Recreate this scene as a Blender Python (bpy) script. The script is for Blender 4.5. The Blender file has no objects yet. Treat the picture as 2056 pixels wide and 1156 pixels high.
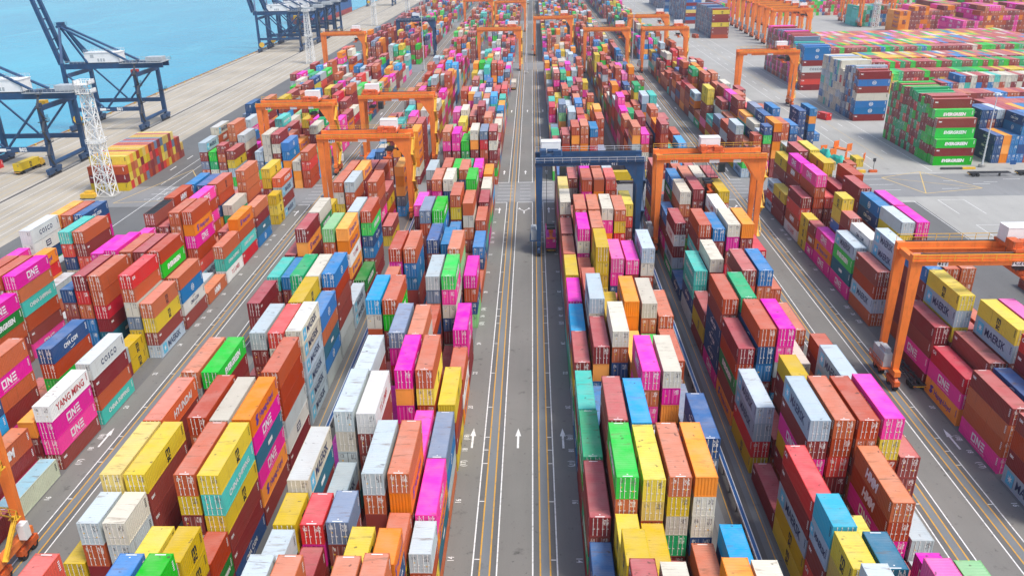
import bpy, math, random
import numpy as np
from mathutils import Matrix, Vector
SC = bpy.context.scene
COL = SC.collection
R = math.radians
# ---------------------------------------------------------------- camera
cam = bpy.data.cameras.new('camera'); cam_o = bpy.data.objects.new('camera', cam); COL.objects.link(cam_o)
cam.sensor_width = 36.0; cam.sensor_fit = 'HORIZONTAL'
cam.lens = 1768.96 / 2056 * 36
cam.shift_x = (1028 - 971.69) / 2056
cam.shift_y = (742.39 - 578) / 2056
cam.clip_start = 1.0; cam.clip_end = 8000
_p, _y, _r = 0.455686869, 0.062250068, -0.0297358208
cp, sp, ca, sa, cr, sr = math.cos(_p), math.sin(_p), math.cos(_y), math.sin(_y), math.cos(_r), math.sin(_r)
Mr = np.array([[cr, 0, sr], [0, 1, 0], [-sr, 0, cr]]) @ np.array([[1, 0, 0], [0, cp, -sp], [0, sp, cp]]) @ np.array([[ca, sa, 0], [-sa, ca, 0], [0, 0, 1]])
right, fwd, up = Mr[0], Mr[1], Mr[2]
cam_o.matrix_world = Matrix(((right[0], up[0], -fwd[0], 0), (right[1], up[1], -fwd[1], 0), (right[2], up[2], -fwd[2], 69.754), (0, 0, 0, 1)))
SC.camera = cam_o
# ---------------------------------------------------------------- light: a bright, thinly veiled sun from the right
SUN_EL, SUN_AZ = R(60), R(130)          # azimuth from +Y towards +X
wd = bpy.data.worlds.new('World'); SC.world = wd; wd.use_nodes = True
nt = wd.node_tree; bg = nt.nodes['Background']
sky = nt.nodes.new('ShaderNodeTexSky'); sky.sky_type = 'NISHITA'; sky.sun_disc = False
sky.sun_elevation = SUN_EL; sky.sun_rotation = SUN_AZ; sky.air_density = 1.0; sky.dust_density = 2.5; sky.ozone_density = 1.0
nt.links.new(sky.outputs['Color'], bg.inputs['Color']); bg.inputs['Strength'].default_value = 0.15
sun = bpy.data.lights.new('sun', 'SUN'); sun.energy = 2.0; sun.angle = R(16.0); sun.color = (1.0, 0.95, 0.87)
sun_o = bpy.data.objects.new('sun', sun); COL.objects.link(sun_o)
d = Vector((math.sin(SUN_AZ) * math.cos(SUN_EL), math.cos(SUN_AZ) * math.cos(SUN_EL), math.sin(SUN_EL)))
sun_o.rotation_euler = d.to_track_quat('Z', 'Y').to_euler(); sun_o.location = (200, -100, 300)
SC.view_settings.view_transform = 'Standard'; SC.view_settings.look = 'None'
SC.view_settings.exposure = 0.62; SC.view_settings.gamma = 1.0; SC.view_settings.use_curve_mapping = False
SC.render.engine = 'CYCLES'
SC.cycles.max_bounces = 6; SC.cycles.volume_bounces = 0; SC.cycles.diffuse_bounces = 3; SC.cycles.glossy_bounces = 2
SC.cycles.use_denoising = True
# ---------------------------------------------------------------- materials
class N:
    def __init__(s, name):
        s.m = bpy.data.materials.new(name); s.m.use_nodes = True; s.t = s.m.node_tree
        s.b = s.t.nodes['Principled BSDF']
    def n(s, typ, **kw):
        x = s.t.nodes.new(typ)
        for k, v in kw.items():
            if k.startswith('i_'):
                x.inputs[k[2:].replace('_', ' ')].default_value = v
            else: setattr(x, k, v)
        return x
    def l(s, a, b): s.t.links.new(a, b)
    def math(s, op, a, b=None, clamp=False):
        x = s.n('ShaderNodeMath', operation=op, use_clamp=clamp)
        for i, v in enumerate((a, b)):
            if v is None: continue
            if isinstance(v, (int, float)): x.inputs[i].default_value = v
            else: s.l(v, x.inputs[i])
        return x.outputs[0]
    def mix(s, f, a, b, mode='MIX'):
        x = s.n('ShaderNodeMix', data_type='RGBA', blend_type=mode)
        for i, v in ((0, f), (6, a), (7, b)):
            if isinstance(v, (int, float)): x.inputs[i].default_value = v
            elif isinstance(v, tuple): x.inputs[i].default_value = v if len(v) == 4 else v + (1,)
            else: s.l(v, x.inputs[i])
        return x.outputs[2]
    def ramp(s, f, a, b):
        x = s.n('ShaderNodeMapRange', clamp=True); s.l(f, x.inputs[0]); x.inputs[1].default_value = a; x.inputs[2].default_value = b
        return x.outputs[0]
    def noise(s, vec, scale, detail=3.0, rough=.55, dist=0.0):
        x = s.n('ShaderNodeTexNoise'); x.inputs['Scale'].default_value = scale; x.inputs['Detail'].default_value = detail
        x.inputs['Roughness'].default_value = rough; x.inputs['Distortion'].default_value = dist
        if vec is not None: s.l(vec, x.inputs['Vector'])
        return x.outputs[0]
    def vec(s, src, scale=(1, 1, 1), off=None):
        x = s.n('ShaderNodeMapping'); x.inputs['Scale'].default_value = scale; s.l(src, x.inputs['Vector'])
        if off is not None: s.l(off, x.inputs['Location'])
        return x.outputs[0]
def simple(name, col, rough=.6, metal=0.0, var=.12, scale=.8, dirt=0.0):
    m = N(name); g = m.n('ShaderNodeNewGeometry').outputs['Position']
    nz = m.noise(g, scale, 4)
    c = m.mix(m.ramp(nz, .3, .7), tuple(v * (1 - var) for v in col), tuple(min(1, v * (1 + var)) for v in col))
    if dirt:
        n2 = m.noise(m.vec(g, (1.4, 1.4, .35)), 1.3, 5)
        c = m.mix(m.math('MULTIPLY', m.ramp(n2, .52, .72), dirt), c, (.10, .055, .03))
    m.l(c, m.b.inputs['Base Color']); m.b.inputs['Roughness'].default_value = rough; m.b.inputs['Metallic'].default_value = metal
    return m.m
def paint(name, stuff, kind):
    """painted container steel: the paint colour comes from the object (or the face), weathering from noise"""
    m = N(name)
    oi = m.n('ShaderNodeObjectInfo')
    if stuff:
        at = m.n('ShaderNodeAttribute', attribute_name='paint'); base = at.outputs['Color']; rnd = at.outputs['Alpha']
        vec = m.n('ShaderNodeNewGeometry').outputs['Position']
    else:
        base = oi.outputs['Color']; rnd = oi.outputs['Alpha']
        pos = m.n('ShaderNodeNewGeometry').outputs['Position']; vec = pos
    # every container has aged its own way
    hv = m.n('ShaderNodeHueSaturation'); m.l(base, hv.inputs['Color'])
    m.l(m.math('ADD', m.math('MULTIPLY', rnd, .018), .491), hv.inputs['Hue'])
    m.l(m.math('ADD', m.math('MULTIPLY', rnd, .30), .84), hv.inputs['Value'])
    m.l(m.math('SUBTRACT', 1.05, m.math('MULTIPLY', rnd, .12)), hv.inputs['Saturation'])
    c = hv.outputs['Color']
    big = m.noise(m.vec(vec, (.5, .3, .5)), 1.0, 4)
    c = m.mix(m.math('MULTIPLY', m.ramp(big, .35, .75), .14), c, (.20, .13, .10))
    if kind == 'roof':
        dust = m.math('MULTIPLY', m.ramp(m.noise(vec, .45, 5), .35, .7), .16)
        c = m.mix(dust, c, (.60, .50, .44))
        st = m.noise(m.vec(vec, (.35, 1.6, 1)), .8, 4, .7)
        c = m.mix(m.math('MULTIPLY', m.ramp(st, .56, .70), m.math('ADD', .12, m.math('MULTIPLY', rnd, .75))), c, (.17, .10, .055))
        sp_ = m.noise(vec, 1.1, 2)
        c = m.mix(m.math('MULTIPLY', m.ramp(sp_, .68, .73), .7), c, (.07, .05, .04))
    else:
        st = m.noise(m.vec(vec, (2.2, 2.2, .25)), 1.0, 4, .6)
        c = m.mix(m.math('MULTIPLY', m.ramp(st, .60, .76), m.math('ADD', .14, m.math('MULTIPLY', rnd, .48))), c, (.15, .07, .035))
        ch = m.noise(vec, 3.1, 3)
        c = m.mix(m.math('MULTIPLY', m.ramp(ch, .70, .73), m.math('MULTIPLY', rnd, .7)), c, (.18, .07, .03))
    if kind == 'door' or (stuff and kind == 'end'):
        uv = m.n('ShaderNodeUVMap', uv_map='uv').outputs[0]
        sx = m.n('ShaderNodeSeparateXYZ'); m.l(uv, sx.inputs[0]); U, Vv = sx.outputs[0], sx.outputs[1]
        def box(u0, u1, v0, v1):
            f = m.math('MULTIPLY', m.math('GREATER_THAN', U, u0), m.math('LESS_THAN', U, u1))
            return m.math('MULTIPLY', f, m.math('MULTIPLY', m.math('GREATER_THAN', Vv, v0), m.math('LESS_THAN', Vv, v1)))
        off = m.n('ShaderNodeCombineXYZ'); m.l(m.math('MULTIPLY', rnd, 37.0), off.inputs[0]); m.l(m.math('MULTIPLY', rnd, 91.0), off.inputs[1])
        tv = m.vec(uv, (17, 13, 1), off.outputs[0])
        tn = m.n('ShaderNodeTexWhiteNoise', noise_dimensions='2D')
        fl = m.n('ShaderNodeVectorMath', operation='FLOOR'); m.l(tv, fl.inputs[0]); m.l(fl.outputs[0], tn.inputs['Vector'])
        txt = m.math('GREATER_THAN', tn.outputs['Value'], .45)
        lum = m.n('ShaderNodeRGBToBW'); m.l(base, lum.inputs[0])
        ink = m.mix(m.math('GREATER_THAN', lum.outputs[0], .35), (.72, .70, .64), (.10, .09, .09))
        mk = m.math('MULTIPLY', txt, m.math('ADD', box(1.38, 1.92, .60, .92), m.math('MULTIPLY', box(.12, .55, .70, .90), m.math('GREATER_THAN', rnd, .45)), True))
        c = m.mix(m.math('MULTIPLY', mk, .75), c, ink)
        stk = m.math('ADD', box(.28, .46, .50, .57), m.math('MULTIPLY', box(1.55, 1.75, .30, .37), m.math('GREATER_THAN', rnd, .6)))
        c = m.mix(m.math('MULTIPLY', stk, m.math('GREATER_THAN', rnd, .35)), c, (.75, .45, .03))
        if stuff:
            fr = m.math('FRACT', m.math('MULTIPLY', m.math('ADD', U, .0), 2.0))
            rod = m.math('LESS_THAN', m.math('ABSOLUTE', m.math('SUBTRACT', fr, .5)), .07)
            rod = m.math('MULTIPLY', rod, box(.0, 2.0, .05, .95))
            c = m.mix(m.math('MULTIPLY', rod, .45), c, (.55, .52, .48))
            seam = m.math('LESS_THAN', m.math('ABSOLUTE', m.math('SUBTRACT', U, 1.0)), .03)
            c = m.mix(seam, c, (.03, .03, .03))
    m.l(c, m.b.inputs['Base Color'])
    m.b.inputs['Roughness'].default_value = .62 if kind == 'roof' else .5
    m.b.inputs['Specular IOR Level'].default_value = .35
    return m.m
M = {}
for k in ('side', 'roof', 'door', 'end'):
    M[k] = paint('container_' + k, False, k)
    M['s' + k] = paint('stacked_' + k, True, k)
M['rod'] = simple('galvanised_rod', (.72, .69, .64), .5, 0)
for k, c in (('white', (.80, .79, .76)), ('black', (.02, .02, .025)), ('inkred', (.50, .02, .03)), ('inknavy', (.015, .03, .10)), ('starblue', (.10, .48, .68)),
             ('inkpurple', (.10, .03, .30)), ('brown', (.10, .02, .02))):
    M[k] = simple('print_' + k, c, .55, 0, .04, 2)
M['orange'] = simple('crane_orange', (.84, .21, .035), .45, 0, .10, .35, .25)
M['orange2'] = simple('crane_red_orange', (.62, .11, .02), .55, 0, .2, .8, .7)
M['yellow'] = simple('rail_yellow', (.72, .42, .03), .5, 0, .1, 1)
M['navy'] = simple('crane_navy', (.014, .058, .145), .45, 0, .18, .4, .25)
M['grey'] = simple('machine_grey', (.42, .45, .46), .5, 0, .1, .7, .2)
M['housewhite'] = simple('house_white', (.80, .80, .78), .5, 0, .05, .5, .06)
M['lattice'] = simple('lattice_white', (.80, .79, .75), .5, 0, .06, .4, .08)
M['rubber'] = simple('rubber', (.018, .018, .02), .8, 0, .2, 2)
M['steel'] = simple('dark_steel', (.07, .07, .075), .55, .4, .2, 1)
M['glass'] = simple('cab_glass', (.03, .05, .06), .12, 0, .1, 1)
M['teal'] = simple('teal_tarp', (.02, .42, .33), .6, 0, .2, .6)
M['redp'] = simple('red_paint', (.55, .05, .03), .5, 0, .15, .6, .3)
M['busblue'] = simple('busbar_blue', (.02, .09, .26), .4, 0, .12, .5)
M['galv'] = simple('pale_steel', (.62, .64, .66), .4, .2, .08, .6)
M['hullblue'] = simple('hull_blue', (.012, .10, .30), .5, 0, .12, .1, .1)
M['hullred'] = simple('hull_red', (.42, .05, .04), .6, 0, .15, .15, .2)
# ---------------------------------------------------------------- mesh helpers
class MB:
    """collects boxes, bars, tubes and polygons and links them as one mesh object"""
    def __init__(s): s.v = []; s.f = []; s.mi = []; s.cur = 0
    def poly(s, pts):
        i = len(s.v); s.v += [tuple(p) for p in pts]; s.f.append(tuple(range(i, i + len(pts)))); s.mi.append(s.cur)
    def hexa(s, p):
        i = len(s.v); s.v += [tuple(q) for q in p]
        for f in ((0, 3, 2, 1), (4, 5, 6, 7), (0, 1, 5, 4), (1, 2, 6, 5), (2, 3, 7, 6), (3, 0, 4, 7)):
            s.f.append(tuple(i + j for j in f)); s.mi.append(s.cur)
    def box(s, x0, x1, y0, y1, z0, z1):
        s.hexa([(x0, y0, z0), (x1, y0, z0), (x1, y1, z0), (x0, y1, z0), (x0, y0, z1), (x1, y0, z1), (x1, y1, z1), (x0, y1, z1)])
    def bar(s, a, b, w, h=None, w2=None, h2=None):
        a, b = Vector(a), Vector(b); h = h or w; w2 = w2 or w; h2 = h2 or h
        d = (b - a).normalized(); ref = Vector((0, 0, 1)) if abs(d.z) < .95 else Vector((0, 1, 0))
        u = d.cross(ref).normalized(); v = u.cross(d).normalized()
        P = []
        for c, ww, hh in ((a, w, h), (b, w2, h2)):
            P += [c - u * ww / 2 - v * hh / 2, c + u * ww / 2 - v * hh / 2, c + u * ww / 2 + v * hh / 2, c - u * ww / 2 + v * hh / 2]
        s.hexa(P)
    def tube(s, a, b, r, n=8, r2=None, cap=True):
        a, b = Vector(a), Vector(b); r2 = r if r2 is None else r2
        d = (b - a).normalized(); ref = Vector((0, 0, 1)) if abs(d.z) < .95 else Vector((0, 1, 0))
        u = d.cross(ref).normalized(); v = u.cross(d).normalized(); i = len(s.v)
        for c, rr in ((a, r), (b, r2)):
            for k in range(n):
                t = 2 * math.pi * k / n; s.v.append(tuple(c + u * rr * math.cos(t) + v * rr * math.sin(t)))
        for k in range(n):
            s.f.append((i + k, i + (k + 1) % n, i + n + (k + 1) % n, i + n + k)); s.mi.append(s.cur)
        if cap:
            s.f.append(tuple(i + k for k in range(n))[::-1]); s.f.append(tuple(i + n + k for k in range(n))); s.mi += [s.cur, s.cur]
    def rail(s, pts, h=1.1, r=.05, step=2.0, mid=True):
        for a, b in zip(pts[:-1], pts[1:]):
            a, b = Vector(a), Vector(b); L = (b - a).length; n = max(1, int(L / step))
            s.bar(a + Vector((0, 0, h)), b + Vector((0, 0, h)), r * 1.6)
            if mid: s.bar(a + Vector((0, 0, h * .5)), b + Vector((0, 0, h * .5)), r * 1.2)
            for k in range(n + 1): q = a.lerp(b, k / n); s.bar(q, q + Vector((0, 0, h)), r * 1.4)
    def mesh(s, name, mats):
        me = bpy.data.meshes.new(name); me.from_pydata(s.v, [], s.f)
        for m in (mats if isinstance(mats, (list, tuple)) else [mats]): me.materials.append(m)
        me.polygons.foreach_set('material_index', s.mi); me.update()
        return me
    def build(s, name, mats, parent=None, loc=(0, 0, 0), rot=(0, 0, 0)):
        return put(name, s.mesh(name, mats), parent, loc, rot)
def put(name, me, parent=None, loc=(0, 0, 0), rot=(0, 0, 0)):
    o = bpy.data.objects.new(name, me); COL.objects.link(o); o.parent = parent; o.location = loc; o.rotation_euler = rot
    return o
def thing(name, label, cat, loc=(0, 0, 0), rz=0.0, group=None):
    o = bpy.data.objects.new(name, None); COL.objects.link(o); o.location = loc; o.rotation_euler = (0, 0, rz)
    o.empty_display_size = .5; o['label'] = label; o['category'] = cat
    if group: o['group'] = group
    return o
def tag(o, label, cat, group=None):
    o['label'] = label; o['category'] = cat
    if group: o['group'] = group
    return o
def kind(o, k): o['kind'] = k; return o
def dup(root, loc, label, rz=None):
    r = root.copy(); COL.objects.link(r); r.location = loc; r['label'] = label
    if rz is not None: r.rotation_euler = (0, 0, rz)
    for ch in list(root.children):
        c = ch.copy(); COL.objects.link(c); c.parent = r
        for g in list(ch.children):
            e = g.copy(); COL.objects.link(e); e.parent = c
    return r
# ---------------------------------------------------------------- lettering (flat print, polygons in the x-y plane)
def text_mesh(txt, size, bold=.0, shear=0.0, squeeze=1.0, spacing=1.0):
    cu = bpy.data.curves.new('t', 'FONT'); cu.body = txt; cu.size = size; cu.offset = bold; cu.shear = shear; cu.resolution_u = 2
    cu.align_x = 'CENTER'; cu.align_y = 'CENTER'; cu.space_character = spacing
    ob = bpy.data.objects.new('t', cu); COL.objects.link(ob)
    me = bpy.data.meshes.new_from_object(ob); bpy.data.objects.remove(ob); bpy.data.curves.remove(cu)
    v = [(p.co.x * squeeze, p.co.y) for p in me.vertices]; f = [tuple(p.vertices) for p in me.polygons]
    bpy.data.meshes.remove(me)
    return v, f
class Logo:
    unit = None
    def __init__(s): s.v = []; s.f = []; s.m = []; s.mats = []
    def mat(s, k):
        if k not in s.mats: s.mats.append(k)
        return s.mats.index(k)
    def poly(s, pts, k, z=0.0):
        i = len(s.v); s.v += [(x, y, z) for x, y in pts]; s.f.append(tuple(range(i, i + len(pts)))); s.m.append(s.mat(k))
    def rect(s, x0, x1, y0, y1, k, z=0.0): s.poly([(x0, y0), (x1, y0), (x1, y1), (x0, y1)], k, z)
    def text(s, txt, x, y, size, k, z=0.0, **kw):
        v, f = text_mesh(txt, size, **kw); i = len(s.v); s.v += [(x + a, y + b, z) for a, b in v]
        for q in f: s.f.append(tuple(i + j for j in q)); s.m.append(s.mat(k))
        return s
    def build(s, name):
        me = bpy.data.meshes.new(name); me.from_pydata(s.v, [], s.f)
        for k in s.mats: me.materials.append(M[k])
        me.polygons.foreach_set('material_index', s.m); me.update(); return me
def make_logos():
    L = {}
    def new(k): L[k] = Logo(); return L[k]
    def bars(g, x, y, h, k, n=4):           # column of small unit numbers near the end of a side
        for j in range(n): g.rect(x, x + .34, y - j * h * 1.9, y - j * h * 1.9 + h, k)
    def ends(g, k, length):
        u = L[('unit', k, length > 8)] = Logo(); bars(u, length / 2 - .75, .85, .13, k, 5); g.unit = ('unit', k, length > 8)
    for size in (40, 20):
        ln = 12.19 if size == 40 else 6.06; q = 1.0 if size == 40 else .62
        g = new(('p', size))                # three block letters with a thin line of text below
        h, t = 1.30 * (1 if size == 40 else .8), .27 * (1 if size == 40 else .8); x = -2.05 * q - .2
        for a, b, c, d_ in ((0, 1.25, 0, t), (0, 1.25, h - t, h), (0, t, t, h - t), (1.25 - t, 1.25, t, h - t)):
            g.rect(x + a * q, x + b * q, -h / 2 + c + .12, -h / 2 + d_ + .12, 'white')
        xn = x + 1.5 * q
        g.rect(xn, xn + t, -h / 2 + .12, h / 2 + .12, 'white'); g.rect(xn + 1.2 * q - t, xn + 1.2 * q, -h / 2 + .12, h / 2 + .12, 'white')
        g.poly([(xn + t, h / 2 + .12), (xn + t, h / 2 - .42), (xn + 1.2 * q - t, -h / 2 + .12), (xn + 1.2 * q - t, -h / 2 + .62)], 'white')
        xe = x + 2.95 * q
        for yy in (0, (h - t) / 2, h - t): g.rect(xe, xe + 1.05 * q, -h / 2 + yy + .12, -h / 2 + yy + t + .12, 'white')
        g.text('OCEAN NETWORK EXPRESS', 0, -.86 * (1 if size == 40 else .85), .34 * q, 'white'); ends(g, 'white', ln)
        for k, ink in (('y', 'black'), ('x', 'brown')):
            g = new((k, size)); g.text('m', .6 * q, .42, 1.75, ink, bold=.05); g.text('sc', .6 * q, -.55, 1.35, ink, bold=.05); ends(g, ink, ln)
        for k in ('s', 'M'):
            g = new((k, size)); a = .95 if size == 40 else .62; cx = -4.2 * q
            g.rect(cx - a, cx + a, -a, a, 'starblue')
            star = []
            for j in range(14):
                rr = a * (.72 if j % 2 == 0 else .24); th = math.pi / 2 + j * math.pi / 7; star.append((cx + rr * math.cos(th), rr * math.sin(th)))
            for j in range(7): g.poly([star[(2 * j - 1) % 14], star[2 * j], star[(2 * j + 1) % 14], (cx, 0)], 'white', .004)
            g.text('MAERSK', .55 * q, 0, 1.75 * (1 if size == 40 else .6), 'inknavy', bold=.035); ends(g, 'inknavy', ln)
        g = new(('o', size)); cx = -3.6 * q
        g.poly([(cx - .75 * q, -.55), (cx - .1, -.75), (cx + .55 * q, -.2), (cx + .1, .1), (cx + .7 * q, .6), (cx - .1, .75), (cx - .7 * q, .35), (cx - .35 * q, 0)], 'inkpurple')
        g.text('Hapag-Lloyd', .55 * q, -.02, 1.25 * (1 if size == 40 else .58), 'inkpurple', bold=.03, shear=.12); ends(g, 'inkpurple', ln)
        for k in ('g', 'e', 'G'):
            g = new((k, size)); g.text('EVERGREEN', 0, 0, 1.30 * (1 if size == 40 else .55), 'white', bold=.075, shear=.1); ends(g, 'white', ln)
        for k in ('h',):
            g = new((k, size)); g.text('HMM', -.3, .05, 1.75 * (1 if size == 40 else .75), 'white', bold=.10, shear=.2, squeeze=.95); ends(g, 'white', ln)
        g = new(('H', size)); g.text('HYUNDAI', .8 * q, 0, 1.45 * (1 if size == 40 else .6), 'white', bold=.05, shear=.2); ends(g, 'white', ln)
        for k, t_, ink, sz in (('W', 'COSCO', 'inknavy', 1.35), ('Y', 'YANG MING', 'inkred', 1.55), ('a', 'CHINA SHIPPING', 'white', 1.05), ('R', 'T.S. LINES', 'inkred', 1.35)):
            g = new((k, size)); g.text(t_, .2, 0, sz * (1 if size == 40 else .58), ink, bold=.03, spacing=1.35 if k == 'W' else 1.0); ends(g, ink, ln)
        for k, ink in (('n', 'white'), ('C', 'inknavy')):
            g = new((k, size)); g.text('CMA CGM', 0, 0, 1.0 * (1 if size == 40 else .6), ink, bold=.03)
            for sg in (1, -1):
                for j in range(7):
                    a0, a1 = R(70 + j * 9) if sg > 0 else R(250 + j * 9), R(79 + j * 9) if sg > 0 else R(259 + j * 9)
                    for_ = [(1.5 * q * math.cos(t2), sg * .02 + (.98 - .06 * abs(j - 3) * 0) * math.sin(t2) * 1.0) for t2 in (a0, a1)]
                    g.poly([for_[0], for_[1], (for_[1][0], for_[1][1] + .1), (for_[0][0], for_[0][1] + .1)], ink)
            ends(g, ink, ln)
        g = new(('Q', size)); g.rect(-1.0 * q, 1.0 * q, -.62, .62, 'inknavy'); g.rect(-.75 * q, .75 * q, .1, .36, 'white', .004); g.rect(-.75 * q, .75 * q, -.36, -.1, 'white', .004); ends(g, 'inknavy', ln)
        g = new(('b', size))
        for j in range(16):
            a0, a1 = 2 * math.pi * j / 16, 2 * math.pi * (j + 1) / 16
            g.poly([(.8 * q * math.cos(a0), .72 * math.sin(a0)), (.8 * q * math.cos(a1), .72 * math.sin(a1)), (.66 * q * math.cos(a1), .58 * math.sin(a1)), (.66 * q * math.cos(a0), .58 * math.sin(a0))], 'white')
        g.rect(-.6 * q, .6 * q, .1, .26, 'white'); g.rect(-.6 * q, .6 * q, -.26, -.1, 'white'); ends(g, 'white', ln)
        for k in 'mtrTudk':
            g = new((k, size)); ends(g, 'white', ln)
            if k in 'mr': g.text('CAI' if k == 'r' else 'tex', -ln / 2 + .95, .55, .75, 'white', bold=.03)
        for k in 'wcSlUA':
            g = new((k, size)); ends(g, 'black', ln)
        g = new(('T', size)); ends(g, 'white', ln); g.rect(-1.0 * q, 1.0 * q, -.3, .3, 'white')
        g = new(('O', size)); ends(g, 'white', ln)
    return L
LOGOS = make_logos()
LOGO_ME = {}
def logo_mesh(code, L):
    k = (code, 40 if L > 8 else 20)
    if k not in LOGOS: return None
    if k not in LOGO_ME: LOGO_ME[k] = LOGOS[k].build('lettering') if LOGOS[k].f else None
    return LOGO_ME[k]
def unit_mesh(code, L):
    g = LOGOS.get((code, 40 if L > 8 else 20))
    if g is None or g.unit is None: return None
    if g.unit not in LOGO_ME: LOGO_ME[g.unit] = LOGOS[g.unit].build('unit_marking')
    return LOGO_ME[g.unit]
PAINT = dict(m=(.25, .026, .022), t=(.47, .080, .016), r=(.62, .018, .014), o=(.84, .25, .008), p=(.80, .006, .30), k=(.80, .13, .33), g=(.006, .52, .035),
             e=(.002, .38, .14), G=(.004, .22, .035), y=(.66, .47, .012), c=(.66, .48, .12), w=(.62, .58, .47), W=(.66, .69, .66), Y=(.78, .78, .74), C=(.76, .75, .69),
             R=(.76, .75, .71), Q=(.74, .74, .68), M=(.66, .61, .47), s=(.38, .48, .55), S=(.44, .50, .50), b=(.006, .165, .42), n=(.008, .062, .19), u=(.008, .34, .70),
             U=(.05, .44, .62), a=(.06, .52, .44), T=(.006, .13, .20), d=(.13, .185, .27), h=(.44, .07, .012), H=(.68, .10, .015), x=(.46, .08, .02), l=(.22, .55, .20),
             A=(.52, .57, .42), O=(.30, .06, .04))
# roofs of red-oxide paints chalk to pink, dark blues to grey-blue
ROOF = dict(PAINT, m=(.47, .105, .105), t=(.55, .15, .085), r=(.66, .075, .085), h=(.58, .15, .06), H=(.66, .21, .15), x=(.58, .16, .12), n=(.035, .13, .32), b=(.03, .22, .50), d=(.20, .27, .38),
            T=(.025, .17, .28), o=(.84, .33, .02), p=(.80, .010, .50), k=(.82, .19, .50), A=(.26, .50, .60), s=(.48, .57, .62), S=(.47, .55, .58), M=(.64, .65, .62), W=(.68, .72, .72), y=(.66, .48, .03), l=(.28, .55, .28))
WORD = dict(m='maroon', t='rust-brown', r='bright red', o='orange', p='magenta', k='faded pink', g='bright green', e='emerald green', G='dark green', y='yellow', c='mustard',
            w='off-white', W='white blue-lettered', Y='white red-lettered', C='white navy-lettered', R='white red-lettered', Q='white blue-panelled', M='cream star-badged', s='pale grey star-badged',
            S='silver-grey', b='mid-blue', n='navy', u='sky-blue', U='rusty light-blue', a='aqua', T='petrol-blue', d='slate-blue', h='rust white-lettered', H='orange-red white-lettered',
            x='rust dark-lettered', l='light green', A='weathered pale green', O='brown open-topped')
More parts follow.
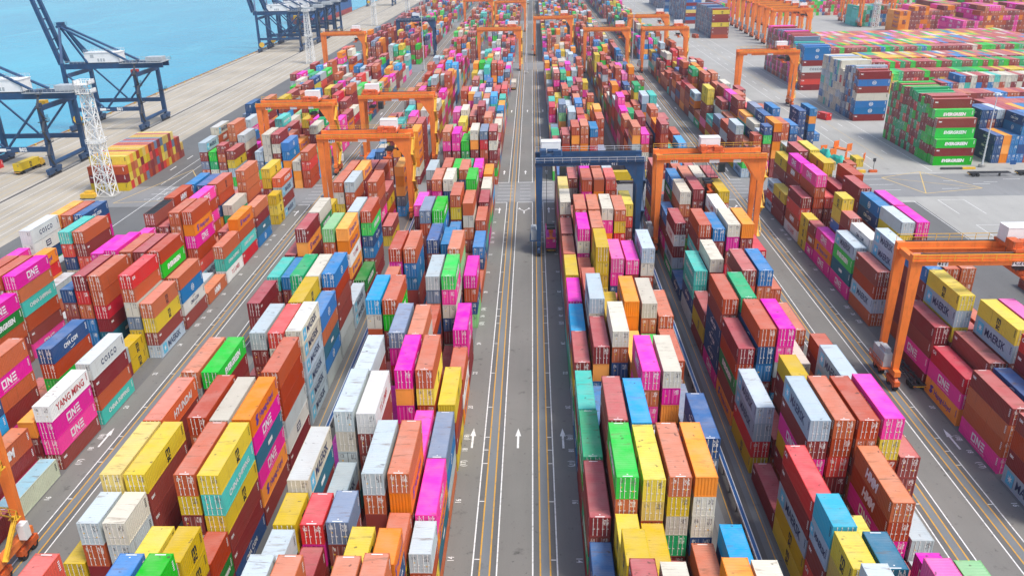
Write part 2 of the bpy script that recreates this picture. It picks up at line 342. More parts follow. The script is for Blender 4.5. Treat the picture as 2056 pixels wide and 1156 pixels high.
# ---------------------------------------------------------------- where the containers stand
# block and bay, then row:height of the stack:paint codes from the top down
STACKS = """
L1 10.5 0:16.3:Sm 1:16.2:tom 3:16.1:tm 4:16.4:tm
L1 11.5 0:14:Sm 1:11.5:mm 3:14.1:yy 4:14.3:onm
L1 12 4:12:tym
L1 12.5 0:14.2:yym 1:14.3:rpm 2:14.4:dmy 5:9.6:Sty
L1 14 0:15.6:MTm 1:10.3:stm 3:16.4:Stmm 4:16.4:tommm 5:10.9:poTt
L1 16 0:7.5:pTm 1:17.4:SwS 2:17.2:Rmm 4:10.9:pmm 5:10.7:dbSt
L1 18 1:16.6:Smm 2:7.7:pp 3:16.4:poptm 4:16.4:tytm 5:10.9:ytmy
L1 20 2:16.3:dprm 3:15.8:twnm 5:8:tRo
L1 22 0:16.5:uwtm 1:16.4:tgmm 3:10.6:tnm 5:11:ppmm
L1 24 0:13.6:tm 3:16:Sdtt 4:16:gpwnm
L1 26 0:16.6:tpm 1:16.6:tbbmm 4:16.5:tlwm 5:11:ptnl
L1 28 2:13.9:nmm 3:12.9:bm
L1 30 1:16.5:dtmm 2:16.4:gbn 3:10.5:bm 5:8.2:bnt
L1 32 0:14.3:pmm 3:16.4:tym 4:14.8:twtm 5:10.5:tm
L1 34 1:16.7:tpm 2:16.8:wnm 4:16.9:gmm 5:10.9:mtg
L1 36 0:16:Smp 3:15.8:tnm 5:10.9:wm
L1 38 1:13.5:tm 2:13.4:gGm 3:13.4:em 4:13.2:pmt 5:12.2:om
L2 10 1:16.3:rrm 4:16.3:bmm 5:16.2:gmm
L2 11.5 4:14.1:yy 5:14.1:yy
L2 12.5 0:9.5:yy 1:14.3:Stm 2:14.3:wSS 5:9.4:tGmm
L2 14 1:16.1:cym 2:16.1:ymmm 4:16.1:tymm 5:16.1:yaymmn
L2 16 1:16.2:Hmm 3:16.4:ttm 4:16.2:wmm 5:16.2:opTpom
L2 18 1:16.2:tSm 2:16.3:gmm 5:16.3:tttSQm
L2 20 3:16.3:Smm 4:16.2:rwm 5:16.5:MMssss
L2 22 4:16.1:yam 5:13.5:btTbS
L2 24 0:11:mmm 3:16.2:eem 4:16.3:wym 5:16.4:btmmSS
L2 26 0:11:amm 1:10.9:bmm 5:5.3:ssS
L2 28 0:10.9:m 1:16.5:momm 3:16.4:ltm 4:16.4:ooRom 5:5.3:Gmm
L2 30 1:16.5:wGm 4:16.4:SS 5:16.5:tgnbmm
L2 31.5 1:14.7:ym
L2 34 1:16.4:twy 2:16.6:Stm 4:16.5:ttm 5:5.2:mym
L2 36 1:16.3:tmm 2:16.2:omm 4:10.2:myt
L2 38 2:13.2:mmS 3:13.2:trm 5:13.9:oood
L3 16 3:12.3:nugm 4:8:hmp 5:2.8:A
L3 18 2:16.3:tptm 4:8.1:omm 5:10.8:Yppm
L3 20 3:13.7:ntg 5:10.9:Wmta
L3 22.5 4:5.3:yy
L3 24 0:13.8:nmm 1:16.5:mrtbb 2:16.5:ttrmTb 4:16.5:rtwdy 5:11.1:xyms
L3 26 0:16.3:pm 1:16.9:pp 2:16.5:tmm 3:16.5:mmm 4:16.5:tgmm 5:10.9:tbCm
L3 28 0:13.6:pm 5:2.6:h
L3 30 0:16.5:O 1:13.7:m 2:16.8:ttt 3:16.8:topt 5:8.6:taR
L3 32 0:16.7:ht 2:16.6:ptph 4:8.3:mt 5:11.2:otar
L3 34 0:16.4:bn 1:16.3:nm 2:16.5:xtn 3:11.1:we 5:9.8:tmTb
L3 36 3:16.4:tttm
L3 36.5 5:8.1:yyy
L3 38 4:13.8:yym 5:11.2:Hsms
L4 22 5:13.5:pGtm
L4 24 3:16.4:tmmmm 4:16.4:tmmmm 5:16.5:ptatmp
L4 26 1:13.7:ppm 3:13.6:oromm
L4 28 1:16.7:WQn 4:16.4:arnw 5:16.5:tmrr
L4 30 1:16.5:om 2:16.6:tm 3:16.6:nrp
R1 10 1:16.2:mmtmm 2:15.9:wmmm 4:16.5:otmmm 5:16.1:wmmm
R1 11.5 1:14.2:yysym
R1 12 0:7.1:nmm 2:9.6:yGem 3:4.2:mtm 4:7:tmm 5:9.6:unt
R1 12.5 1:11.8:yyym
R1 14 0:10.7:mmem 1:16.2:gtmmmm 2:15.9:yctamm 3:16.1:tywemm 4:16.2:owwntm
R1 16 0:11:egmm 1:16.2:mmmttm 2:16:utmnmm 3:7.8:Sm 4:8.2:Sm 5:13.5:ndmmm
R1 18 0:10.3:ameb 1:7.2:bmm 2:7.3:tm 3:16.3:ptpmmm 4:16.1:wpomtm 5:8.1:dmm
R1 20 0:10.9:myes 1:13.5:mobmm 2:16.1:wtnmmm 3:11:omm 4:10.4:gmm 5:11.2:ttmm
R1 22 0:10.7:umae 1:16.4:sMmmtm 2:12.7:ymm 3:15.9:ooommm 4:15.5:wtmmmm 5:13.2:ttmmm
R1 24 0:10.9:pmta 1:13:tmm 2:5.6:tm 3:7.5:mm 4:7.5:mm
R1 26 0:10.9:ytmd 1:10.2:tmm 2:16.4:yyyymm 3:14.2:kpnmm 4:13.8:pmmmm 5:16.3:swtmmm
R1 28 0:10.8:tmms 1:15.8:pwpmmm 2:16.3:ttymmm 3:9.5:mmm 4:9.4:mm
R1 30 0:10.9:mtpm 1:16.4:ttmmmm 2:16.4:ttmmmm 3:16.4:wpommm 4:16.3:tyrmmm
R1 32 0:14.8:wmymm 1:10.5:mm 2:10.4:tmm 3:9.8:mm 4:9.8:mm 5:14:yrmmm
R1 34 0:14.1:cmpmm 2:16.1:tptmmm 3:16.3:tommmm 4:16.3:rtmmmm 5:8.2:bm
R1 36 0:14.1:nmtmm 1:13.2:mSmmm 2:15.8:pmmmmm 3:16.1:tmmmmm 4:16:Smmmmm
R1 38 0:13.6:rwmmm 1:13.8:Smmmm 3:7:mm 5:8.1:tm
R2 10.5 0:16:Sm 2:16.4:km 3:16.1:lm
R2 11.5 0:14.1:ycm 1:14.2:Tm 3:11.8:pm
R2 12.5 0:14.4:Usmrm 1:11.8:ym
R2 13.5 4:8.2:Sm
R2 14 0:12.7:rmsyy 3:13.1:hhpmm 5:2.6:b
R2 16 0:2.3:mm 1:16.1:smpym 2:16.3:ttrm 3:16.1:ttm 4:16.4:pytm 5:11:mm
R2 18 0:10.8:ssry 2:12.7:ymm 4:14.6:ss
R2 20 0:13.4:mtGmo 1:16.5:tnbm 2:16.4:ppSm 3:10.8:wm 5:9.7:tm
R2 22 0:16.1:tmnnn 1:16.4:enmm 4:10.7:ttm
R2 24 0:8:mym 2:16.5:mrm 3:16.4:btm
R2 26 0:12.2:aanS 1:13.8:wmm 5:7.4:tt
R2 28 0:2.3:nn 1:16.4:tmam 2:15.6:bmm 3:16.5:wpm 4:16.5:omm 5:10.9:rm
R2 30 0:12.8:mRmse 3:16.2:Rtm
R2 32 0:11:bm 1:16.5:wtmm 2:17.2:mmm 4:16.5:ytm
R2 34 1:16:bGm 2:16.4:tmm 3:16.4:wm 4:16.4:mm
R2 36 0:15.3:mmnm 2:14.4:tm
R2 38 4:11.4:mm
R3 16 0:10.8:mtms
R3 18 0:10.3:mttp 1:10.8:nmm 2:16.2:rmm
R3 20 0:8.2:rpo 1:10.6:mmm 2:16.3:ysmm 3:16.3:km
R3 22 0:11:mmpm 1:16.4:ysym
R3 24 1:16.5:bmmm 2:16.5:tmm 3:16.5:tttm
R3 26 0:11:mtst 1:15.8:ssm
R3 28 0:11.3:sgTp 1:13.1:Cmm 3:16.4:Sym 4:16.4:pm
R3 30 0:8.2:pop 1:13.7:mmm 3:16.2:bnm 4:16.4:pm
R3 30.5 1:16.3:yy
R3 31.5 0:7.5:mhp
R3 32 3:16.9:mmm
R3 32.5 0:7.5:yyy
R3 34 0:11:mrhR 1:16.6:pttmm 2:10.9:rmm 3:12.3:mpm 4:16.6:tm
R3 36 0:8.1:ymm 1:16.2:phm 3:16.3:yym
R3 37.5 0:7.6:srs
R3 38 1:13.9:ymm 2:16.6:mmm 3:16.8:yym
"""
BEYOND = """
L1 0 0:6:tpmm
L1 0 1:6:ppmm
L1 0 2:5:gGmm
L1 0 3:6:womm
L1 0 4:6:drtmm
L1 0 5:6:mwmm
L1 2 4:6:ttmm
L1 3 0:6:kppmm
L1 3 1:6:wSmm
L1 4 1:4:otmm
L2 0 5:6:oooowm
L2 1 4:6:mmmm
L2 1 5:6:mmmmm
L2 3 1:5:mmm
L2 6 0:2:mmmm
L3 1 0:5:roomm
L3 1 1:5:bSSmm
L3 1 2:5:tmRoo
L4 1 0:3:pmt
L4 1 1:6:SSmmmm
L4 1 2:6:MhMMmm
L4 1 5:5:Swmmm
L4 4 0:3:SSbmm
R1 0 1:5:mtmm
R1 0 2:6:totmmm
R1 0 3:6:ttommm
R1 0 4:6:btromm
R1 1 0:4:eSbm
R1 1 5:6:tttmmm
R1 2 3:6:tmmm
R1 4 1:4:SSmm
R1 4 3:6:toom
R1 5 2:5:Gmrm
R1 7 0:2:bumm
R2 0 0:6:toStmm
R2 0 1:5:ptwtmm
R2 0 3:6:mttbmm
R2 1 5:4:ttmm
R2 2 0:5:trmmm
R2 4 0:6:pptmm
R2 4 1:5:tmmm
R3 0 3:6:omoomm
R3 1 0:5:Smmm
R3 1 2:5:wntmm
R3 1 5:5:ttwmmm
R3 1 6:5:bntmm
R3 2 0:4:tSmm
R3 2 5:6:bdmm
R3 3 2:6:mmomm
R3 3 4:5:mpmm
R3 3 5:5:tmmm
R3 5 0:6:yymm
R3 7 1:3:oomm
R3 7 2:4:rmmm
R3 8 1:3:ommm
"""
RW, CW, L40, L20, HS, HH = 2.86, 2.438, 12.192, 6.058, 2.591, 2.896
BLOCK = {'L4': -111.3, 'L3': -86.67, 'L2': -52.19, 'L1': -27.74, 'R1': 6.3, 'R2': 30.78, 'R3': 65.1, 'R4': 89.7}
LANE_ROW = {'L4': 0, 'L3': 5, 'L2': 0, 'L1': 5, 'R1': 0, 'R2': 5, 'R3': 0, 'R4': 5}
BAY = {8: 49.5, 10: 62.1, 12: 75.7, 14: 88.37, 16: 101.0, 18: 114.56, 20: 128.1, 22: 140.8, 24: 153.5, 26: 167.1,
       28: 180.7, 30: 193.4, 32: 206.1, 34: 219.7, 36: 233.3, 38: 246.0}
PAL = 'm' * 26 + 't' * 22 + 'r' * 5 + 'o' * 8 + 'p' * 9 + 'k' * 2 + 'g' * 5 + 'e' * 3 + 'y' * 6 + 'w' * 9 + 's' * 6 + 'S' * 4 + 'b' * 6 + 'n' * 4 + 'u' * 3 + 'a' * 4 + 'd' * 3 + 'l'
# every container: [x, y, z, length, height, turned, paint code, key]
BOXES = []
def stack(x, y, L, codes_bottom_up, heights, key, turned=0):
    z = 0.02
    for i, (c, h) in enumerate(zip(codes_bottom_up, heights)):
        BOXES.append([x, y, z, L, h, turned, c, key + (i, len(codes_bottom_up))])
        z += h + 0.006
def heights_for(z, n, rnd, L):
    k = int(round((z - HS * n) / (HH - HS)))
    k = max(0, min(n, k))
    h = [HH] * k + [HS] * (n - k)
    rnd.shuffle(h)
    return h
def build_layout(data, beyond):
    rnd = random.Random(11)
    done = set()
    for line in data.strip().splitlines():
        t = line.split()
        blk, bay = t[0], float(t[1])
        half = bay != int(bay)
        if half:
            lo = int(bay)
            if lo % 2 == 0: y, L, base = BAY[lo] + .15, L20, lo
            else: y, L, base = BAY[lo + 1] - .15 - L20, L20, lo + 1
        else:
            base = int(bay); y, L = BAY[base] - L40 / 2, L40
        for s in t[2:]:
            row, z, codes = s.split(':')
            row, z = int(row), float(z)
            n = max(1, int(round(z / 2.72)))
            cs = list(codes[:n])
            while len(cs) < n: cs.append(rnd.choice(PAL))
            stack(BLOCK[blk] + RW * row + rnd.uniform(-.05, .05), y + rnd.uniform(-.12, .12), L, cs[::-1], heights_for(z, n, rnd, L), (blk, bay, row))
            done.add((blk, base, row, 'n' if half and bay > base - .6 and bay < base else 'f' if half else 'w'))
    for blk in BLOCK:
        if blk == 'R4': continue
        for bay in BAY:
            if bay < 10: continue
            for row in range(6):
                ks = [k for k in 'nfw' if (blk, bay, row, k) in done]
                if 'w' in ks: continue
                rows = [('n', BAY[bay] - .15 - L20, bay - .5), ('f', BAY[bay] + .15, bay + .5)] if ks else [('w', BAY[bay] - L40 / 2, float(bay))]
                for k, y, key in rows:
                    if k in ks: continue
                    edge = row == LANE_ROW[blk] or (blk in ('L1', 'R2') and row == 0) or (blk in ('R1', 'L2') and row == 5)
                    n = rnd.choice((0, 0, 0, 1)) if edge else rnd.choice((0, 1, 1, 2))
                    if blk == 'L4': n = rnd.choice((1, 2, 3)) if bay < 30 else 0
                    if n: stack(BLOCK[blk] + RW * row + rnd.uniform(-.05, .05), y, L20 if ks else L40, [rnd.choice('mmtS') for _ in range(n)], [rnd.choice((HS, HH)) for _ in range(n)], (blk, key, row))
    # the sections beyond the cross streets
    given = {}
    for line in beyond.strip().splitlines():
        t = line.split()
        for q in t[2:]:
            r_, n, cs = q.split(':'); given[(t[0], int(t[1]), int(r_))] = (int(n), cs)
    FRONT = {'R1': 278.2, 'R2': 278.2, 'R3': 278.2, 'L1': 274.0, 'L2': 275.5, 'L3': 273.0, 'L4': 276.5}
    for sec, (y0, y1) in enumerate(((275, 534), (574, 835), (872, 1140))):
        for blk in BLOCK:
            if blk == 'R4': continue
            ys = FRONT[blk] if sec == 0 else y0
            for b in range(int((y1 - ys) / 13.05)):
                y = ys + b * 13.05
                mood = rnd.choice((0, 0, 1, 2))
                for row in range(8 if blk == 'R3' and sec == 0 else 6):
                    if blk == 'L4' and row < 2 and rnd.random() < .6: continue
                    x = BLOCK[blk] + RW * row + rnd.uniform(-.06, .06)
                    key = (blk, 100 + sec * 50 + b, row)
                    if sec == 0 and (blk, b, row) in given:
                        n, cs = given[(blk, b, row)]; cs = list(cs[:n])
                        while len(cs) < n: cs.append(rnd.choice(PAL))
                        stack(x, y, L40, cs[::-1], [rnd.choice((HS, HH)) for _ in range(n)], key); continue
                    if row == LANE_ROW[blk]: n = rnd.choice((2, 3, 4, 4, 4, 4))
                    else: n = rnd.choice((6, 6, 6, 5, 5, 4, 4, 3)) - (mood == 2) - (rnd.random() < .1) * 2
                    if blk == 'R3' and row > 3: n = rnd.choice((1, 2, 3, 4, 5))
                    if row > 5: n = rnd.choice((0, 1, 1, 2, 3))
                    if n <= 0: continue
                    pal = PAL if not (blk == 'L4' and sec == 1) else 'mmmtmmmtod'
                    if rnd.random() < .35 and n > 1:
                        c = rnd.choice(pal); cs = [c] * n
                        for j in range(n):
                            if rnd.random() < .4: cs[j] = rnd.choice(pal)
                    else: cs = [rnd.choice(pal) for _ in range(n)]
                    two = rnd.random() < .14
                    hs = [HS if two else rnd.choice((HS, HH, HH)) for _ in range(n)]
                    if two:
                        stack(x, y, L20, cs, hs, (blk, 100 + sec * 50 + b + .1, row))
                        n2 = max(1, n - rnd.choice((0, 0, 1, 2)))
                        stack(x, y + 6.25, L20, [rnd.choice(pal) for _ in range(n2)], [HS] * n2, (blk, 100 + sec * 50 + b + .6, row))
                    else: stack(x, y + rnd.uniform(-.15, .15), L40, cs, hs, key)
    # blocks of empties beside the eastern apron, lying across: front column first
    def across(x, y0, fronts, cols, pal, tall, name, side=None):
        for c in range(cols):
            n = tall(c)
            cs = [rnd.choice(pal) for _ in range(n)]
            if c < len(fronts): cs = list(fronts[c])[:n] + cs[len(fronts[c]):]
            stack(x + rnd.uniform(-.08, .08), y0 + c * 2.52, L40, cs, [rnd.choice((HH, HH, HS)) for _ in range(n)], ('across ' + name, c, 0), 1)
    across(128.5, 290.5, ['gmg', 'gmggm', 'gmggmg', 'gmggmgm', 'gmgmmgm'], 18, 'eeeeegmmmmmr', lambda c: (3, 5, 6, 7, 7)[min(c, 4)], 'green')
    across(127.6, 366.5, ['mbbwmbm', 'mbbwmbm'], 7, 'bbbssnddwm', lambda c: 7, 'blue')
    across(127.9, 385.5, ['bwswww', 'bwswrww', 'wwswwww'], 12, 'wwwwssSabw', lambda c: 7 if c > 1 else 6, 'white')
    across(127.6, 444.5, ['mrmWmbb', 'mrmWmbb'], 8, 'baasSdbmn', lambda c: 7, 'grey')
    across(128.3, 465.0, [], 22, 'mmpmpdmptdm', lambda c: 8, 'plum')
    across(128.2, 682.0, ['tmmymmy'], 28, 'dddndmnnd', lambda c: 7, 'dark')
    across(128.2, 800.0, ['mbmcbm'], 40, 'dnbmdsn', lambda c: 7, 'far')
    across(128.2, 930.0, [], 50, 'dnbmdsn', lambda c: rnd.choice((6, 7)), 'farther')
    # fields of empties lying along the yard, ends to the road
    def along(x0, x1, y0, deep, pal, tall, name, L=L40):
        nx = int((x1 - x0) / 2.5)
        for d in range(deep):
            prev = None
            for i in range(nx):
                n = tall(i, d)
                if n <= 0: continue
                c0 = rnd.choice(pal) if (prev is None or rnd.random() < .6) else prev
                prev = c0
                cs = [c0 if rnd.random() < .5 else rnd.choice(pal) for _ in range(n)]
                if i == 0: cs = [pal[0]] * n
                stack(x0 + i * 2.5, y0 + d * 12.5, L, cs, [HH] * n, ('along ' + name, d, i))
    along(147.5, 215, 292.5, 2, 'nnnbbnnsmot', lambda i, d: (3 if i < 3 and d == 0 else 5), 'navy')
    along(152, 230, 319, 2, 'mmmnbmmts', lambda i, d: 4 if i > 3 else 3, 'plum')
    along(160, 250, 352, 1, 'mmtmbm', lambda i, d: 3 if i > 5 else 2, 'maroon')
    along(156, 170, 385, 1, 'ennbg', lambda i, d: 2, 'green')
    along(166, 265, 392, 1, 'mmbsmt', lambda i, d: 2, 'low')
    along(183, 300, 420, 1, 'mwwmbsamt', lambda i, d: 3 if i > 2 else 2, 'mixed')
    along(150, 168, 430, 2, 'yycmgm', lambda i, d: 3, 'mustard')
    along(168, 310, 458, 2, 'mgmmemrmgym', lambda i, d: 2 + d, 'redgreen')
    along(172, 320, 487, 2, 'yommwmebym', lambda i, d: 3, 'yellow')
    along(165, 330, 520, 2, 'gmmegmwmmbmt', lambda i, d: 2 + d, 'lime')
    along(168, 300, 548, 6, 'mtmeoymtgybmwmk', lambda i, d: 3, 'flat')
    along(285, 370, 640, 3, 'pmmpptmmo', lambda i, d: (6 if i > 3 else 4) + (i // 5) % 2, 'pink')
    along(262, 300, 690, 2, 'ootmtmp', lambda i, d: 5 + (i // 4) % 2, 'orange')
    along(250, 285, 745, 2, 'abTemtw', lambda i, d: 5, 'teal')
    along(300, 420, 700, 5, 'mpmmtmpymg', lambda i, d: 6 + (i // 6) % 2, 'plumfar')
    along(320, 360, 600, 2, 'gggeyc', lambda i, d: 5 if i < 6 else 4, 'greenend')
    along(165, 300, 850, 4, 'mpymgtbwnr', lambda i, d: 4 + (i // 7) % 3, 'back')
    along(180, 420, 930, 6, 'mpymgtbwnr', lambda i, d: 4 + (i // 9) % 3, 'backfar')
    # stack of old empties by the quay
    for i in range(20):
        n = 4 if i < 17 else 3 if i < 19 else 2
        if i < 3: n = 3 if i == 0 else 4
        stack(-141.2, 272.5 + i * 2.52, L40 if i % 3 else L40, [rnd.choice('yyctttommrtd') for _ in range(n)], [HS] * n, ('quay', i, 0), 1)
    # tall pair of navy stacks and low heaps at the end of the easternmost rows
    for i, (x, y) in enumerate(((92.2, 318), (97.0, 322))):
        stack(x, y, L40, list('nnnnn' if i == 0 else 'nnbob'), [HS] * 5, ('R4', 300 + i, 0))
    stack(101.5, 330, L40, ['b'], [HS], ('R4', 302, 0))
    for i, (x, y, c) in enumerate(((94, 286, 'c'), (99.5, 283, 't'), (104, 290, 'y'))):
        stack(x, y, L20, [c], [HS], ('R4', 310 + i, 0))
    return BOXES
TOP = """1286 380 392 1294 71 916 910 928 922 81 87 602 365 1281 386 904 1312 374 1507 615 91 1306 106 1300 398 1269 61 1255 416 100 352 360 1320 65 56 620 404 1530 391 1285 624 1524 1540 955 428 1546 1520 1341 1260 971 135 434 1288 977 129 938 614 1335 932 51 944 390 114 601 896 410 805 613 880 368 42 1506 643 139 452 1347 379 1330 653 892 1505 1529 989 422 1504 1545 995 649 330 1361 619 440 883 1293 612 1568 1276 120 887 342 389 145 37 608 1552 28 347 1316 75 86 959 821 600 467 1319 1518 623 1280 166 23 984 388 1028 1279 11 485 1034 1017 336 1244 1589 446 174 1519 1278 1380 833 32 160 1574 1318 1386 606 5 605 1284 622 1390 151 46 355 683 607 621 1564 687 1395 652 412 869 803 17 648 415 458 191 364 802 1039 804 414 411 637 1578 1538 1086 716 185 926 1325 413 1539 1367 505 359 1268 900 203 1511 110 719 1566 463 651 1277 909 378 915 857 699 927 650 801 1070 387 1080 1558 80 921 1551 1537 1405 1567 875 920 473 517 832 431 1317 1075 1298 642 134 213 1250 13400 1417 13413 197 1565 1299 433 1595 1340 1500 738 385 432 99 1583 1609 1423 693 1643 154 787 1630 218 1011 863 430 13395 1238 511 1043 23957 1432 1603 13399 851 1371 23961 105 641 1801 537 682 820 640 1311 1267 975 429 1637 714 13393 13406 519 919 209 1573 1448 1096 450 1292 827 686 1374 449 235 70 1334 786 489 1411 626 1598 665 479"""
MIDS = """41 45 54 55 60 63 64 69 79 85 88 89 90 94 96 97 98 104 111 112 113 119 123 127 128 133 136 137 138 143 144 152 153 158 159 163 164 165 170 171 172 173 179 184 187 188 189 190 196 199 200 201 202 206 207 208 210 211 212 217 223 226 228 229 234 239 240 241 242 246 247 251 252 253 255 256 257 258 262 267 268 273 274 280 284 289 290 296 300 305 310 319 320 324 351 358 367 377 384 396 397 403 421 427 438 439 447 448 451 459 460 461 462 466 480 481 482 483 484 488 492 493 494 495 499 503 504 510 513 514 515 516 518 524 525 531 532 533 534 535 536 542 546 547 548 553 554 557 558 559 560 561 562 568 573 574 576 577 578 583 588 589 590 591 592 593 597 598 599 609 610 611 618 625 630 631 633 634 635 636 639 644 645 646 647 659 671 677 681 684 685 692 698 704 709 710 711 712 713 715 717 718 725 728 729 730 731 734 735 736 737 744 750 753 754 755 756 759 760 761 762 763 764 768 769 770 771 772 773 776 777 778 779 780 781 782 783 784 785 793 799 800 810 814 815 819 825 826 831 839 845 879 895 899 901 902 903 907 908 914 918 924 925 929 930 931 936 937 954 956 957 958 962 969 970 976 980 981 982 983 987 988 993 994 999 1007 1009 1010 1015 1016 1022 1027 1033 1047 1048 1057 1060 1064 1068 1069 1073 1074 1079 1084 1085 1090 1094 1095 1102 1112 1118 1124 1129 1130 1134 1135 1136 1140 1141 1145 1160 1161 1162 1167 1172 1173 1178 1179 1184 1185 1193 1197 1198 1204 1210 1216 1221 1226 1254 1264 1266 1273 1283 1290 1291 1297 1302 1303 1304 1305 1310 1315 1323 1324 1329 1331 1332 1333 1338 1339 1344 1345 1346 1351 1354 1355 1356 1357 1358 1359 1360 1372 1373 1379 1385 1387 1388 1389 1394 1398 1399 1403 1404 1410 1414 1415 1416 1422 1427 1428 1429 1430 1431 1438 1439 1440 1441 1442 1446 1447 1453 1454 1460 1464 1465 1466 1472 1478 1484 1485 1486 1487 1488 1489 1490 1495 1501 1502 1503 1516 1517 1523 1528 1536 1544 1547 1548 1549 1550 1563 1569 1570 1571 1572 1575 1576 1577 1588 1594 1596 1597 1602 1607 1608 1615 1621 1622 1623 1624 1629 1631 1632 1633 1634 1635 1636 1640 1641 1642 1645 1646 1647 1652 1658 1659 1660 1661 1665 1666 1667 1673 1674 1675 1676 1680 1681 1687 1693 1785 1790 1810 1811 1821 1850 1885 1888 1892 1917 1918 1975 1977 1992 1998 1999 2000 2003 2004 2007 2008 2009 2014 2015 2016 2021 2022 2030 2031 2034 2035 2036 2066 2067 2077 2085 2086 2095 2096 2117 2127 2128 2149 2150 2151 2172 2196 2207 2218 2224 2230 2253 2254 2279 2280 2300 2306 2320 2324 2385 2386 2395 2413 2440 2441 2445 2446 2447 2451 2452 2453 2456 2457 2458 2459 2460 2461 2462 2463 2464 2465 2480 2484 2486 2487 2488 2494 2499 2510 2511 2514 2515 2522 2530 2531 2536 2540 2541 2542 2543 2544 2555 2561 2573 2574 2575 2576 2584 2592 2593 2596 2597 2598 2599 2605 2610 2620 2625 2626 2627 2628 2629 2639 2645 2662 2663 2687 2690 2691 2725 2728 2729 2749 2766 2792 2806 2818 2823 2824 2828 2868 2891 2894 2899 2920 2932 2976 2987 2988 2992 2995 2999 3003 3006 3010 3014 3015 3016 3017 3018 3019 3020 3029 3030 3038 3040 3041 3042 3043 3044 3048 3054 3065 3080 3095 3101 3111 3122 3125 3139 3144 3145 3151 3152 3153 3161 3175 3203 3236 3244 3245 3254 3255 3259 3274 3300 3328 3347 3353 3386 3406 3446 3515 3516 3517 3521 3522 3523 3527 3528 3532 3533 3534 3538 3539 3540 3542 3543 3544 3545 3546 3580 3596 3599 3605 3611 3616 3621 3622 3627 3674 3679 3686 3691 3692 3698 3712 3717 3721 3754 3764 3769 3775 3807 3826 3831 3837 3850 3856 3868 3873 3874 3903 3952 4046 4050 4053 4054 4058 4059 4062 4063 4064 4065 4068 4069 4070 4071 4075 4076 4077 4080 4084 4117 4118 4119 4138 4144 4154 4160 4161 4162 4173 4209 4210 4225 4234 4261 4266 4273 4280 4305 4311 4312 4313 4319 4324 4335 4388 4393 4399 4408 4414 4438 4495 4503 4512 4609 4615 4616 4617 4618 4619 4620 4621 4622 4623 4624 4625 4628 4629 4630 4631 4632 4635 4638 4639 4643 4649 4653 4658 4665 4669 4670 4685 4686 4699 4704 4721 4731 4736 4737 4743 4775 4787 4788 4810 4820 4848 4864 4874 4875 4884 4885 4890 4895 4896 4931 4940 4977 4983 4988 4998 5012 5030 5054 5103 5121 5122 5123 5124 5125 5126 5127 5130 5131 5132 5133 5134 5135 5136 5142 5143 5144 5145 5146 5147 5152 5157 5158 5159 5160 5161 5164 5168 5169 5175 5182 5183 5187 5188 5192 5193 5194 5195 5204 5210 5218 5223 5224 5225 5226 5230 5235 5236 5255 5256 5257 5261 5262 5268 5274 5283 5284 5285 5286 5287 5288 5298 5318 5319 5330 5336 5348 5353 5354 5355 5379 5387 5388 5394 5404 5409 5410 5439 5473 5478 5479 5531 5560 5589 5595 5596 5602 5608 5649 5655 5664 5708 8997 13394 13398 13420 13427 13441 13448 13455 13462 13476 13483 13490 13497 13512 13513 13514 13515 13516 13517 13518 13525 13532 13579 13614 13635 13643 13644 13645 13646 13647 13648 13649 13656 13677 13698 13706 13810 13842 13875 13876 13877 13878 13879 13880 13881 14073 14075 14077 14669 14670 14671 14672 14673 14674 14675 14676 14677 14678 14679 14680 14681 14682 14801 14802 14806 14807 14811 14812 14817 14822 14827 15068 15300 15302 15304 15306 15308 15310 15312 15314 15316 15364 15366 15368 15371 15374 15377 15380 15383 15386 15389 15392 15395 15398 15401 15518 15549 15551 15553 15555 15557 15559 15561 15563 15565 15567 15666 15669 15672 15675 15678 15681 15684 15687 15690 15693 15696 15699 15702 15705 15708 15711 15714 15717 15720 15723 15726 15729 15732 15735 15738 15741 17442 17443 17460 17461 17468 17533 17653 17654 17672 17679 17744 17865 17883 17890 18074 18075 18076 18077 18098 18142 18241 23955 23956 23965 23969 23973 23977 23981 23985 23989 23993 23997 24001 24005 24009 24013 24017 24021 24032 24033 24034 24036 24037 24038 24039 24040 24042 24043"""
HAZE = 0.00012
# ---------------------------------------------------------------- ground, roads, markings, water
def ground_mat(name, col, stain=.5, tyre=True, patch=.25):
    m = N(name); g = m.n('ShaderNodeNewGeometry').outputs['Position']
    c = m.mix(m.ramp(m.noise(g, .03, 5, .6), .3, .7), tuple(v * .86 for v in col), tuple(v * 1.14 for v in col))
    c = m.mix(m.math('MULTIPLY', m.ramp(m.noise(m.vec(g, (1.0, .10, 1)), .35, 4), .45, .75), patch), c, tuple(v * .55 for v in col))
    c = m.mix(m.math('MULTIPLY', m.ramp(m.noise(g, .35, 5, .62), .62, .76), stain), c, tuple(v * .28 for v in col))
    c = m.mix(m.math('MULTIPLY', m.ramp(m.noise(g, 1.3, 2), .66, .74), stain * .7), c, tuple(v * .3 for v in col))
    c = m.mix(m.math('MULTIPLY', m.ramp(m.noise(g, 6.0, 2), .4, .7), .25), c, tuple(v * 1.3 for v in col))
    m.l(c, m.b.inputs['Base Color']); m.b.inputs['Roughness'].default_value = .85
    bp = m.n('ShaderNodeBump'); bp.inputs['Strength'].default_value = .25; m.l(m.noise(g, 4.0, 4), bp.inputs['Height']); m.l(bp.outputs[0], m.b.inputs['Normal'])
    return m.m
M['asphalt'] = ground_mat('asphalt', (.13, .131, .128), .8)
M['lane'] = ground_mat('lane_asphalt', (.185, .180, .165), 1.0)
M['strip'] = ground_mat('runway_concrete', (.17, .185, .195), .5)
M['apron'] = ground_mat('apron_concrete', (.34, .335, .31), .5)
M['quayconc'] = ground_mat('quay_concrete', (.40, .36, .29), .4, patch=.5)
M['cross'] = ground_mat('cross_road_asphalt', (.22, .222, .22), .5)
